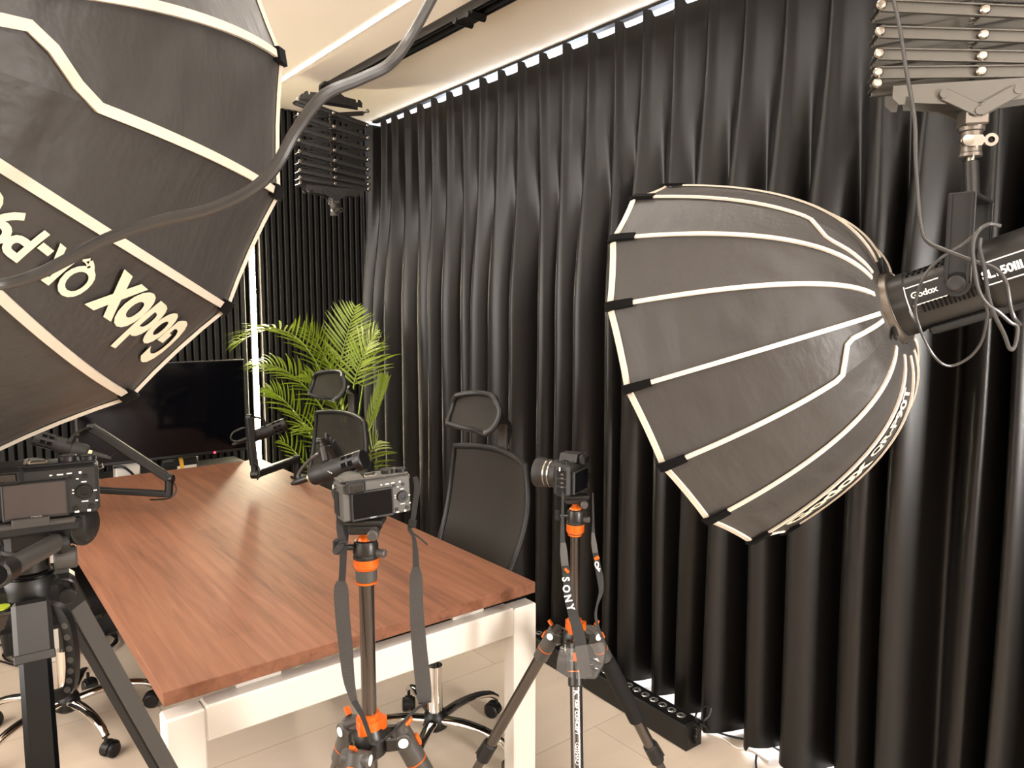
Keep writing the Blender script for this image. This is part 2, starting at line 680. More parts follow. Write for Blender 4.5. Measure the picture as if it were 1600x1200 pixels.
# ------------------------------------------------------------------ curtain
CX = 2.15
HOOKS = [3.97, 3.86, 3.722, 3.579, 3.446, 3.3, 3.158, 3.015, 2.871, 2.726, 2.581, 2.432, 2.282, 2.134, 1.988, 1.852]
PLE = [(a + b) / 2 for a, b in zip(HOOKS, HOOKS[1:])]     # pleats stand between the light gaps
while PLE[-1] > -1.9:
    PLE.append(PLE[-1] - 0.146)
PLE = [4.09] + PLE
rc = random.Random(5)
FOLD = []                                                   # how each pleat falls below: amplitude, drift, width, skew
for k in range(len(PLE)):
    FOLD.append((rc.uniform(.7, 1.3), rc.uniform(-.04, .04), rc.uniform(.8, 1.2), rc.uniform(-.3, .3)))


def curtain_point(k, ph, z):
    """k-th pleat cell, phase 0..1 across the cell"""
    y0, y1 = PLE[k], PLE[k + 1]
    fall = min(1.0, max(0.0, (2.55 - z) / 1.1))
    fall = fall * fall * (3 - 2 * fall)
    a0, d0, w0, s0 = FOLD[k]
    a1, d1, w1, s1 = FOLD[k + 1]
    y0f, y1f = y0 + d0 * fall, y1 + d1 * fall
    amp = .020 + .046 * fall
    ph2 = ph + .07 * (s0 * (1 - ph) + s1 * ph) * math.sin(2 * PI * ph) * fall
    y = y0f + (y1f - y0f) * ph2
    # pinched pleat at both ends of the cell (towards the room), hollow between
    c = math.cos(2 * PI * ph)
    a = (a0 * (1 - ph) + a1 * ph)
    top = -(.026 * math.exp(-((min(ph, 1 - ph)) / .10) ** 2)) + .008 * math.sin(PI * ph)
    low = -amp * a * c + .006 * a * math.sin(4 * PI * ph + 2 * s0)
    x = CX + top * (1 - fall) + low * fall
    # S of the cloth: neighbouring walls overlap a little
    y -= (.013 + .006 * s0) * a * math.sin(2 * PI * ph) * fall
    y += .012 * noise.noise(Vector((k * .7 + ph, z * .9, 3.1))) * fall
    x += .012 * noise.noise(Vector((k * .5 + ph * .5, z * .7, 9.4))) * fall
    return Vector((x, y, z))


ct = thing('curtain', 'floor length black pleated curtain covering the whole window wall', 'curtain', (CX, 1.0, 0))
NP, NZ = 28, 44
cells = len(PLE) - 1
cb = MB()
cols = []
for k in range(cells):
    for j in range(NP):
        cols.append((k, j / NP))
vs, fs = [], []
for (k, ph) in cols:
    edge = min(ph, 1 - ph)
    ztop = 2.583 - .026 * min(1, max(0, (edge - .13) / .06))
    zbot = .018 + .012 * math.sin(k * 1.7)
    for i in range(NZ + 1):
        u = i / NZ
        z = ztop + (zbot - ztop) * (u * .55 + .45 * u * u)
        vs.append(curtain_point(k, ph, z))
n1 = NZ + 1
for c_ in range(len(cols) - 1):
    for i in range(NZ):
        fs.append((c_ * n1 + i, (c_ + 1) * n1 + i, (c_ + 1) * n1 + i + 1, c_ * n1 + i + 1))
cb.add(vs, fs)
cb.obj('cloth', 'curtain', ct, world=True, sharp=80)
for k, y in enumerate(PLE[1:30]):
    h = MB()
    h.tube([(CX - .004, y, 2.52), (CX - .004, y, 2.585), (CX, y, 2.592)], .0025, n=6)
    h.obj('hook', 'steel', ct, world=True)
rl = thing('curtain_rail', 'thin black curtain rail running along the ceiling edge', 'curtain rail', (CX, 1.0, CEIL))
MB().box((.008, 0.1, -.006), (.034, 5.9, .012), b=.002).obj('track', 'blk', rl)

# ================================================================== TABLE
TX0, TX1, TY0, TY1 = .318, 1.272, 1.508, 3.645
t = thing('meeting_table', 'long brown wood-top table on a white square-tube frame', 'table', ((TX0 + TX1) / 2, (TY0 + TY1) / 2, 0))
top = MB().box((0, 0, .735), (TX1 - TX0, TY1 - TY0, .03), b=.0015).obj('tabletop', 'wood', t)
xc, yc = (TX0 + TX1) / 2, (TY0 + TY1) / 2
LW = .062
for ye in (TY0 + .024, TY1 - .05):
    for xe in (TX0 + .04, TX1 - .035):
        MB().box((xe - xc, ye - yc, .345), (LW * 1.25, LW * .8, .69), b=.004).obj('leg', 'white', t)
    MB().box(((TX0 + TX1) / 2 + .0025 - xc, ye - yc, .655), (TX1 - TX0 - .075 - LW * 1.25, LW * .8 - .002, .078), b=.004).obj('end_beam', 'white', t)
for xe in (TX0 + .16, TX1 - .16):
    MB().box((xe - xc, 0, .705), (.05, TY1 - TY0 - .16, .028), b=.002).obj('side_rail', 'white', t)
sp = MB()
for xe in (TX0 + .20, TX1 - .20):
    for ye in (TY0 + .06, TY1 - .07):
        sp.box((xe - xc, ye - yc, .707), (.10, .05, .026), b=.002)
sp.obj('spacer_block', 'white', t)


# ================================================================== TELEVISION, CONSOLE AND WHAT STANDS ON IT
t = thing('television', 'wide black flat television, switched off, at the far end of the table', 'television', (.87, 3.78, .78))
MB().box((0, 0, .231), (.752, .034, .462), b=.004).obj('housing', 'tvb', t)
MB().box((0, -.0175, .236), (.738, .003, .442)).obj('screen', 'tv', t)
fr = MB()
for s in (-1, 1):
    fr.box((s * .375, -.006, .231), (.004, .03, .464))
fr.box((0, -.006, .462), (.752, .03, .003)).obj('edge_trim', 'greyp', t)
MB().cyl((.215, -.02, .006), (.215, -.015, .006), .005, n=10).obj('standby_light', 'red', t)
br = MB()
br.box((0, .16, .23), (.05, .30, .05)).box((0, .022, .23), (.22, .01, .22)).box((0, .31, .23), (.16, .02, .2))
br.obj('wall_bracket', 'blkm', t)
MB().box((.0, -.004, -.012), (.05, .03, .02), b=.004).obj('sensor_bump', 'tvb', t)

t = thing('console_cabinet', 'low dark cabinet standing behind the table under the television', 'cabinet', (.72, 3.88, 0))
MB().box((0, 0, .345), (1.10, .36, .65), b=.006).obj('body', 'blkm', t)
for s in (-1, 1):
    d = MB().box((s * .27, -.186, .345), (.52, .014, .60), b=.003).obj('door', 'blk', t)
    MB().box((s * .05, -.197, .5), (.012, .012, .12), b=.003).obj('handle', 'dgrey', d)
MB().box((0, 0, .685), (1.12, .39, .02), b=.003).obj('top', 'blkm', t)
for sx in (-.5, .5):
    for sy in (-.14, .14):
        MB().cyl((sx, sy, 0), (sx, sy, .03), .02).obj('foot', 'blk', t)

t = thing('white_box', 'small white box on the cabinet below the television, left of centre', 'box', (.70, 3.83, .695))
MB().box((0, 0, .042), (.105, .07, .084), b=.006).obj('case', 'white', t)
MB().tube([(-.06, -.04, .07), (-.03, -.06, .074), (.0, -.055, .05), (.03, -.05, .012), (.055, -.05, .006)], .006, n=8, sm=5).obj('lead', 'cableb', t)
t = thing('equipment_case', 'black case with a yellow strap on the cabinet below the television', 'case', (.93, 3.84, .695))
MB().box((0, 0, .04), (.17, .09, .08), b=.008).obj('body', 'blk', t)
MB().box((.03, -.047, .026), (.09, .004, .024), b=.001).obj('white_label', 'white', t)
MB().sweep([(.0, .05, .0), (.0, .05, .084), (-.0, -.05, .084), (.006, -.053, .04), (.006, -.053, .0)], (1, 0, 0), .018, .003).obj('yellow_strap', 'yellow', t)


# ================================================================== OFFICE CHAIRS
def office_chair(label, loc, rz, base_rot, recline=.12, head=True):
    t = thing('office_chair', label, 'chair', loc, rz, group='mesh office chairs around the table')
    b = MB().lathe([(.03, .075), (.042, .085), (.045, .115), (.034, .135), (.03, .14)], n=28)
    b.obj('base_hub', 'blk', t)
    for k in range(5):
        a = base_rot - rz + k * 2 * PI / 5
        d = Vector((math.cos(a), math.sin(a), 0))
        s = Vector((-d.y, d.x, 0))
        P = [d * .035 + V(0, 0, .112), d * .11 + V(0, 0, .122), d * .19 + V(0, 0, .118), d * .25 + V(0, 0, .102), d * .285 + V(0, 0, .078)]
        Q = smooth_path(P, 5)
        rg = []
        for i, p in enumerate(Q):
            u = i / (len(Q) - 1)
            tg = (Q[min(i + 1, len(Q) - 1)] - Q[max(i - 1, 0)]).normalized()
            nn = s.cross(tg) * -1
            w_, h_ = .021 - .008 * u, .014 - .003 * u
            rg.append([p + s * (w_ * math.cos(q)) + nn * (h_ * math.sin(q)) for q in [2 * PI * j / 14 for j in range(14)]])
        arm = MB().rings(rg).obj('base_arm', 'chrome', t)
        c = MB()
        e = d * .285
        c.cyl(e + V(0, 0, .05), e + V(0, 0, .085), .006, n=10)
        ca = a + 1.9 + k * .9
        cd = Vector((math.cos(ca), math.sin(ca), 0))
        cs = Vector((-cd.y, cd.x, 0))
        w0 = e + cd * .014
        for q in (-1, 1):
            c.cyl(w0 + cs * (q * .006) + V(0, 0, .026), w0 + cs * (q * .024) + V(0, 0, .026), .026, n=22, b=.004)
        pr = [(math.cos(v) * .031, math.sin(v) * .031) for v in [i * PI / 12 for i in range(13)]]
        c.prism(pr, w0 + V(0, 0, .026) - cs * .013, cd, (0, 0, 1), cs, .026)
        c.obj('caster', 'blk', t)
    MB().cyl((0, 0, .135), (0, 0, .30), .026, n=24).obj('gas_lift', 'chrome', t)
    MB().cyl((0, 0, .30), (0, 0, .42), .014, n=18).obj('piston', 'dgrey', t)
    m = MB().box((0, 0, .43), (.16, .24, .045), b=.008)
    m.cyl((0, .13, .43), (0, .20, .415), .024, n=16, b=.004)
    m.obj('tilt_mechanism', 'blk', t)
    lv = MB().tube([(.08, .02, .43), (.20, .03, .425), (.24, .03, .42)], .006, n=8)
    lv.obj('lever', 'blk', t)

    def seat(u, v, dz):
        a, q = (u - .5) * 2, (v - .5) * 2
        k = 1 - .10 * q * q
        return Vector((.25 * a * k, .24 * q * (1 - .10 * a * a), .505 + dz - .03 * max(0, q - .5) ** 2 * 4 + .012 * a * a))
    sm = MB().grid(lambda u, v: seat(u, v, 0), 16, 16)
    sm.obj('seat', 'seatf', t, solid=.055)

    y0 = -.155

    def back(u, v, off=0.0):
        # u across -1..1, v 0 bottom..1 top
        hw = .205 + .03 * math.sin(min(1, v * 1.25) * PI * .62) - .035 * max(0, v - .72) ** 1.5 * 3.2
        z = .57 + .44 * v
        y = y0 - recline * v - .03 * math.sin(PI * v) + .035 * u * u + off
        return Vector((u * hw, y, z - .016 * u * u * (v * 2 - 1) * 1.0))
    MB().grid(lambda u, v: back(u * 2 - 1, v), 20, 20).obj('backrest_mesh', 'mesh', t)
    out = []
    for i in range(13):
        out.append(back(-1 + 2 * i / 12, 1))
    for i in range(1, 16):
        out.append(back(1, 1 - i / 16))
    for i in range(13):
        out.append(back(1 - 2 * i / 12, 0))
    for i in range(1, 16):
        out.append(back(-1, i / 16))
    MB().tube(out, .011, n=10, closed=True).obj('backrest_frame', 'chairp', t)
    rb = MB()
    for k in range(6):
        v = .25 + .115 * k
        rb.sweep([back(-.62, v, -.020), back(-.3, v, -.03), back(0, v, -.034), back(.3, v, -.03), back(.62, v, -.020)], (0, .25, 1), .022, .006, sm=3)
    rb.obj('lumbar_slats', 'chairp', t)
    spn = MB()
    spn.sweep([(0, -.06, .43), (0, -.20, .44), (0, -.255, .50), back(0, .0, -.05), back(0, .5, -.055), back(0, 1, -.03)], (1, 0, 0), [.07, .07, .065, .06, .055, .05], .022, sm=4)
    spn.obj('back_support', 'chairp', t)
    if head:
        zt = 1.01
        yb = y0 - recline
        stp = MB()
        stp.box((0, yb - .028, zt + .03), (.05, .012, .12), b=.003)
        stp.obj('headrest_stem', 'greyp', t)
        br_ = MB().sweep([(0, yb - .035, zt + .02), (0, yb - .045, zt + .075), (0, yb + .0, zt + .125)], (1, 0, 0), [.03, .045, .06], .018, sm=4)
        br_.obj('headrest_bracket', 'chairp', t)

        def hr(u, v):
            a = (u - .5) * 2
            q = (v - .5) * 2
            ex = (1 - abs(q) ** 3 * .16)
            ez = (1 - abs(a) ** 3 * .22)
            return Vector((a * .145 * ex, yb + .045 + .045 * a * a - .018 * q + .014 * q * q, zt + .135 + q * .062 * ez))
        MB().grid(hr, 16, 12).obj('headrest_mesh', 'mesh', t)
        o_ = [hr(i / 16, 1) for i in range(17)] + [hr(1, 1 - i / 12) for i in range(1, 12)] + [hr(1 - i / 16, 0) for i in range(17)] + [hr(0, i / 12) for i in range(1, 12)]
        MB().tube(o_, .010, n=10, closed=True).obj('headrest_frame', 'chairp', t)
    return t


# local +y is where the sitter faces
office_chair('nearest black mesh office chair with headrest, between table and curtain', (1.276, 2.04, 0), PI / 2 - .04, math.radians(6), recline=.10)
office_chair('black mesh office chair with headrest in front of the potted palm', (1.265, 3.16, 0), PI / 2 + .08, math.radians(20), recline=.10)
office_chair('black office chair with chrome star base on the left side of the table', (.309, 2.95, 0), -PI / 2, math.radians(-75), recline=.10)

# ================================================================== PALM
t = thing('potted_palm', 'bright green potted palm with arching fronds in the corner by the curtain', 'potted plant', (1.70, 3.50, 0))
PB = Vector((1.70, 3.50, 0))
pt = MB().lathe([(.10, 0), (.125, .02), (.15, .26), (.158, .28), (.15, .285), (.142, .27)], n=30)
pt.obj('pot', 'pot', t)
MB().cyl((0, 0, .24), (0, 0, .262), .143, n=28).obj('soil', 'soil', t)
rp = random.Random(11)


def frond(pts, length, width, nl=20, droop=.25, start=.22, twist=0.0, fwd=.75):
    """pts: world points base..tip of the rachis; leaflets on both sides"""
    Q = smooth_path([Vector(p) for p in pts], 8)
    n = len(Q)
    nl = int(nl * .9)
    mb = MB()
    mb.tube(Q, lambda u: .0055 * (1 - u) + .0014, n=6)
    for i in range(nl):
        u = start + (1 - start) * (i + .5) / nl
        fi = u * (n - 1)
        k = min(int(fi), n - 2)
        p = Q[k].lerp(Q[k + 1], fi - k)
        tg = (Q[min(k + 2, n - 1)] - Q[max(k - 1, 0)]).normalized()
        up = Vector((math.sin(twist), -.3, 1))
        side = tg.cross(up)
        if side.length < .15:
            side = Vector((.785, -.619, 0))
        side.normalize()
        nn = side.cross(tg).normalized()
        prof = math.sin(PI * min(1, (u - start) / (1 - start) * .82 + .16)) ** .7
        for s in (-1, 1):
            L = 1.1 * length * prof * rp.uniform(.85, 1.1)
            w = width * .62 * (.7 + .3 * prof)
            f_ = fwd + .35 * (u - .5) + rp.uniform(-.12, .12)
            d0 = (side * s * 1.0 + tg * f_ + nn * rp.uniform(.1, .35)).normalized()
            ax = []
            q = p.copy()
            d = d0
            for j in range(6):
                ax.append(q.copy())
                q += d * (L / 5)
                d = (d + Vector((0, 0, -droop)) * .22 + tg * .05).normalized()
            sd = d0.cross(nn).normalized()
            vs, fs = [], []
            for j, a in enumerate(ax):
                wj = w * (.35, .9, 1.0, .85, .5, .04)[j] / 2
                vs += [a - sd * wj + nn * wj * .35, a, a + sd * wj + nn * wj * .35]
            for j in range(5):
                for c in (0, 1):
                    fs.append((j * 3 + c, j * 3 + c + 1, j * 3 + c + 4, j * 3 + c + 3))
            mb.add(vs, fs)
    return mb.obj('frond', 'leaf', t, world=True, sharp=80)


base = V(1.70, 3.50, .26)
def FR(*pts, **k):
    frond([base + V(rp.uniform(-.03, .03), rp.uniform(-.03, .03), 0)] + list(pts), **k)


FR((1.6623, 3.4607, 0.7855), (1.5844, 3.5395, 1.1145), (1.4884, 3.6046, 1.3272), (1.4021, 3.7833, 1.3895), (1.2386, 3.8909, 1.3240), length=0.25, width=.020, nl=24, start=.45, droop=.5)
FR((1.6364, 3.4100, 0.7304), (1.5840, 3.5860, 0.9776), (1.4939, 3.6498, 1.1180), (1.4046, 3.7178, 1.1974), (1.2834, 3.7914, 1.2250), length=0.19, width=.019, nl=24, start=.40, droop=.7)
FR((1.6239, 3.5029, 0.5822), (1.5411, 3.5564, 0.7855), (1.4743, 3.6157, 0.9341), (1.4002, 3.6755, 1.0429), (1.3332, 3.7224, 1.0960), length=0.17, width=.018, nl=26, start=.35, droop=.5)
FR((1.7360, 3.5910, 0.7573), (1.7287, 3.6999, 1.0576), (1.7631, 3.7230, 1.2456), (1.8037, 3.7218, 1.3837), (1.8419, 3.7084, 1.5120), length=0.17, width=.022, nl=22, start=.45, droop=.25)
FR((1.6603, 3.4037, 0.8272), (1.7125, 3.4975, 1.0764), (1.7469, 3.4876, 1.2082), (1.7823, 3.4599, 1.3076), (1.8212, 3.4263, 1.3835), length=.17, width=.020, nl=22, start=.42, droop=.45)
FR((1.7140, 3.5455, 0.7667), (1.7039, 3.6606, 1.0971), (1.6728, 3.7134, 1.2154), (1.6336, 3.7577, 1.3176), (1.5935, 3.7854, 1.3860), length=0.18, width=.020, nl=18, start=.40, droop=.35)
FR((1.6999, 3.4602, 0.7140), (1.7407, 3.4200, 0.8492), (1.7780, 3.3951, 0.9817), (1.8100, 3.3826, 1.0797), (1.8227, 3.3693, 1.1526), length=.10, width=.020, nl=16, start=.40, droop=-.1, fwd=2.0)
FR((1.6218, 3.5002, 0.5492), (1.5398, 3.5632, 0.6339), (1.4810, 3.6069, 0.7115), (1.4339, 3.6535, 0.7836), (1.3887, 3.6816, 0.8247), length=.12, width=.016, nl=12, start=.42, droop=.3)
FR((1.6894, 3.4469, 0.5492), (1.7331, 3.4275, 0.6645), (1.7608, 3.4060, 0.7653), (1.7899, 3.3895, 0.8146), length=.20, width=.018, nl=14, start=.30, droop=.55)
FR((1.6538, 3.4463, 0.7222), (1.6318, 3.4640, 0.9209), (1.5964, 3.4942, 1.0356), (1.5464, 3.5315, 1.1175), (1.4818, 3.5761, 1.1668), length=.18, width=.020, nl=20, start=.40, droop=.5)
FR((1.7130, 3.4836, 0.7761), (1.7626, 3.4960, 1.0731), (1.7936, 3.4867, 1.1893), (1.8199, 3.4632, 1.2663), (1.8516, 3.4307, 1.3066), length=.20, width=.018, nl=16, start=.40, droop=.45)
FR((1.6368, 3.4512, 0.6570), (1.5873, 3.4865, 0.8236), (1.5229, 3.5323, 0.8836), (1.4439, 3.5849, 0.9078), length=.18, width=.020, nl=14, start=.30, droop=.45)
FR((1.6607, 3.4321, 0.5567), (1.6664, 3.3695, 0.6013), (1.7441, 3.4145, 0.6316), (1.7700, 3.3720, 0.6591), length=.18, width=.018, nl=12, start=.30, droop=.5)

# ================================================================== MICROPHONES ON LOW BOOM ARMS
def obox(c, d, w, h, l, up=(0, 0, 1), b=.003):
    pass


def microphone(label, rear, front, mount_dir, r=.026):
    """rear/front: world points of the body ends; mount_dir: where the yoke pivot leaves the body"""
    rear, front = Vector(rear), Vector(front)
    L = (front - rear).length
    t = thing('microphone', label, 'microphone', rear, group='black podcast microphones on boom arms')
    d = (front - rear).normalized()
    md = Vector(mount_dir)
    md = (md - d * md.dot(d)).normalized()
    sd = d.cross(md)
    o = Vector((0, 0, 0))
    body = MB()
    body.lathe([(r * .62, 0), (r * .88, .003), (r * .95, .008), (r * .95, L * .30), (r * .93, L * .305), (r * .93, L * .315), (r, L * .32), (r, L * .62)], o, d, 28)
    body.obj('body', 'blkm', t)
    g = MB().lathe([(r * .86, L * .62), (r * .86, L * .97), (r * .6, L * .985)], o, d, 24)
    g.obj('grille', 'slat_back', t)
    cage = MB()
    for (a, e) in ((.615, .655), (.745, .775), (.865, 1.0)):
        pr = [(r, L * a), (r, L * e)] if e < 1 else [(r, L * a), (r, L * .985), (r * .9, L * .998), (r * .3, L * 1.0)]
        cage.lathe(pr, o, d, 28)
    for k in range(8):
        an = 2 * PI * k / 8 + .2
        q = md * math.cos(an) + sd * math.sin(an)
        cage.bar(q * r * .955 + d * L * .63, q * r * .955 + d * L * .90, .009, .0035, up=tuple(q))
    cage.obj('head_cage', 'blk', t)
    MB().lathe([(r * .40, -.012), (r * .42, -.010), (r * .42, .002)], o, d, 20).obj('connector_ring', 'gold', t)
    MB().lathe([(.005, -.075), (.0085, -.06), (.0095, -.05), (.0095, -.012)], o, d, 18).obj('cable_plug', 'blk', t)
    lg = MB().box(md * (r + .001) + d * L * .45, (.001, .001, .001))
    em = MB()
    ctr = sd * (r + .0006) + d * L * .44
    for k in range(3):
        em.cyl(ctr + md * (.004 - .004 * k) + d * .004 * (k - 1), ctr + md * (.004 - .004 * k) + d * .004 * (k - 1) + sd * .0006, .0016, n=10)
    em.obj('emblem', 'whiteprint', t)
    return t, d, md


def boom(label, parts, knobs, joints, posts):
    root = Vector(posts[0][0])
    t = thing('boom_arm', label, 'boom arm', root, group='low boom arms clamped to the table')
    for (a, b, w, h) in parts:
        a, b = Vector(a), Vector(b)
        o = MB().bar(a, b, w, h, b=.004)
        ar = o.obj('arm', 'blkm', t, world=True)
        dd = (b - a).normalized()
        up = frame_from(dd)[1]
        MB().bar(a + dd * .02 + up * h * .5, b - dd * .03 + up * h * .5, w * .55, .003).obj('cable_cover', 'blk', ar, world=True)
    for (a, b, r) in posts:
        MB().cyl(a, b, r, n=18, b=.002).obj('post', 'blk', t, world=True)
    for (c, r) in joints:
        c = Vector(c)
        h = Vector((.785, -.619, 0))
        MB().cyl(c - h * r * .9, c + h * r * .9, r, n=20, b=.002).obj('joint', 'blk', t, world=True)
    for (c, dx, dy, dz, sx) in knobs:
        m = MB()
        cv = Vector(c)
        m.box(cv + V(0, 0, .006), (dx, dy, .012), b=.003)
        m.box(cv + V(0, 0, -dz), (dx, dy, .012), b=.003)
        m.box((sx, cv.y, cv.z - dz / 2 + .003), (.008, dy, dz + .018), b=.002)
        m.cyl(cv + V(0, 0, -dz - .05), cv + V(0, 0, -dz), .008, n=12)
        m.obj('table_clamp', 'blk', t, world=True)
        MB().cyl(cv + V(0, 0, -dz - .065), cv + V(0, 0, -dz - .045), .016, n=14, b=.003).obj('clamp_screw', 'blk', t, world=True)
    return t


# left microphone: arm reaches over the far left of the table
E1, E1b = V((0.6583, 2.8744, 0.8201)), V((0.6656, 2.8760, 0.8762))
W1 = V((0.4355, 2.9560, 1.0795))
C1 = V(.335, 3.24, .752)
boom('low black boom arm at the left table edge, raised towards the television',
     [(V(C1.x + .015, C1.y, E1.z), E1, .030, .020), (E1b, W1, .030, .030)],
     [((C1.x, C1.y, .752), .056, .06, .039, .311)],
     [(E1b, .016), (W1, .014)],
     [(C1 + V(.015, 0, .0), V(C1.x + .015, C1.y, E1.z + .012), .013), (E1 - V(0, 0, .010), E1b + V(0, 0, .006), .0145)])
mic, d1, m1 = microphone('black microphone on the raised boom arm at far left in front of the television',
                         (0.4033, 2.8445, 1.0110), (0.2528, 2.8693, 1.0769), (.2, .1, 1))
MB().tube([(0.3571, 2.8354, 1.0550), (0.3681, 2.8547, 1.0730), (0.3989, 2.9082, 1.0803), (0.4355, 2.9560, 1.0795)], .005, n=8, sm=3).obj('mount_yoke', 'dgrey', mic, world=True)
MB().tube([(0.3486, 2.8290, 1.0526), (0.3642, 2.8567, 1.0644), (0.3813, 2.8694, 1.0695)], .008, n=10, sm=3).obj('mount_knob', 'blkm', mic, world=True)
MB().tube([(0.4152, 2.8476, 1.0091), (0.4402, 2.8640, 0.9922), (0.4695, 2.8900, 0.9753), (0.5027, 2.9157, 0.9809), (0.5218, 2.9275, 0.9907)], .0035, n=8, sm=5).obj('microphone_cable', 'cableb', mic, world=True)
MB().tube([(0.6677, 2.8862, 0.8693), (0.6832, 2.8715, 0.8505), (0.6789, 2.8588, 0.8248), (0.6554, 2.8745, 0.8037), (0.6119, 2.9456, 0.7913)], .003, n=8, sm=5).obj('arm_cable', 'cableb', mic, world=True)

# far microphone: clamped at the far right edge
C2 = V(1.240, 3.10, .752)
P2t = V((1.2418, 3.0583, 0.8502))
E2 = V((1.0183, 2.9878, 0.8234))
W2a, W2b = V((1.0163, 2.9938, 0.8573)), V((1.0024, 2.9928, 1.0598))
boom('boom arm clamped to the right table edge before the glowing light strip',
     [(V(C2.x - .005, C2.y, .838), E2, .036, .028), (W2a, W2b, .030, .028)],
     [((C2.x + .012, C2.y, .752), .066, .06, .039, 1.279)],
     [(E2, .018), (W2b, .013)],
     [(C2, V(C2.x, C2.y, .856), .0155), (E2 - V(0, 0, .012), W2a + V(0, 0, .004), .014)])
mic, d2, m2 = microphone('black microphone pointing right in front of the glowing upright light strip',
                         (1.0213, 3.0426, 0.9668), (1.1563, 2.9941, 1.0185), (0, 0, -1))
MB().tube([(1.0024, 2.9928, 1.0598), (1.0351, 3.0049, 1.0554), (1.0696, 3.0141, 1.0405), (1.0753, 3.0181, 1.0073)], .005, n=8, sm=3).obj('mount_yoke', 'dgrey', mic, world=True)
MB().tube([(1.0030, 3.0434, 0.9606), (0.9671, 3.0456, 0.9564), (0.9461, 3.0509, 0.9685), (0.9539, 3.0481, 0.9945), (0.9870, 3.0370, 1.0111), (1.0044, 3.0110, 1.0153)], .0042, n=8, sm=5).obj('microphone_cable', 'cableb', mic, world=True)
MB().tube([(1.0140, 2.9851, 0.8750), (1.0202, 2.9525, 0.8585), (1.0169, 2.9385, 0.8298), (1.0095, 2.9417, 0.8092)], .003, n=8, sm=5).obj('arm_cable', 'cableb', mic, world=True)

# near microphone: hangs from a short knobbed mount, its arm comes from the curtain side of the table
C3 = V(1.235, 2.40, .752)
G3 = V((0.9090, 2.0231, 1.1089))
E3 = V((1.0168, 2.0728, 0.9646))
boom('black boom arm partly hidden behind the middle camera, holding the nearest microphone',
     [(E3, G3, .028, .028), (V(C3.x - .01, C3.y, E3.z - .03), E3 - V(0, 0, .03), .032, .024)],
     [((C3.x + .015, C3.y, .752), .068, .06, .039, 1.279)],
     [(G3, .013), (E3, .016)],
     [(C3, V(C3.x, C3.y, E3.z - .015), .014), (E3 - V(0, 0, .04), E3 + V(0, 0, .004), .013)])
mic, d3, m3 = microphone('nearest black microphone, above the right table edge behind the middle camera',
                         (0.8481, 2.0076, 1.0148), (0.9433, 1.8640, 1.0785), (-.2, .1, 1), r=.0285)
sw = MB()
sw.cyl((0.8695, 1.9569, 1.0506), (0.8716, 1.9695, 1.0613), .006, n=12)
sw.cyl((0.8730, 1.9684, 1.0613), (0.8767, 1.9961, 1.0995), .0105, n=16, b=.002)
sw.cyl((0.8767, 1.9961, 1.0995), (0.8775, 2.0102, 1.1142), .007, n=12)
sw.obj('mount_stem', 'dgrey', mic, world=True)
kb = MB()
kb.ball((0.8747, 2.0126, 1.1161), .012, (1, 1, .8))
kb.cyl((0.8747, 2.0126, 1.1161), (0.9050, 2.0141, 1.1144), .007, n=12)
kb.cyl((0.8925, 2.0123, 1.1236), (0.9000, 2.0067, 1.1255), .013, n=16, b=.002)
kb.obj('mount_knob', 'blk', mic, world=True)
MB().tube([(0.8401, 2.0259, 1.0088), (0.8300, 2.0584, 1.0005), (0.8316, 2.0711, 1.0095), (0.8418, 2.0658, 1.0301), (0.8587, 2.0433, 1.0584), (0.8739, 2.0087, 1.0809)], .0052, n=8, sm=6).obj('microphone_cable', 'cable', mic, world=True)

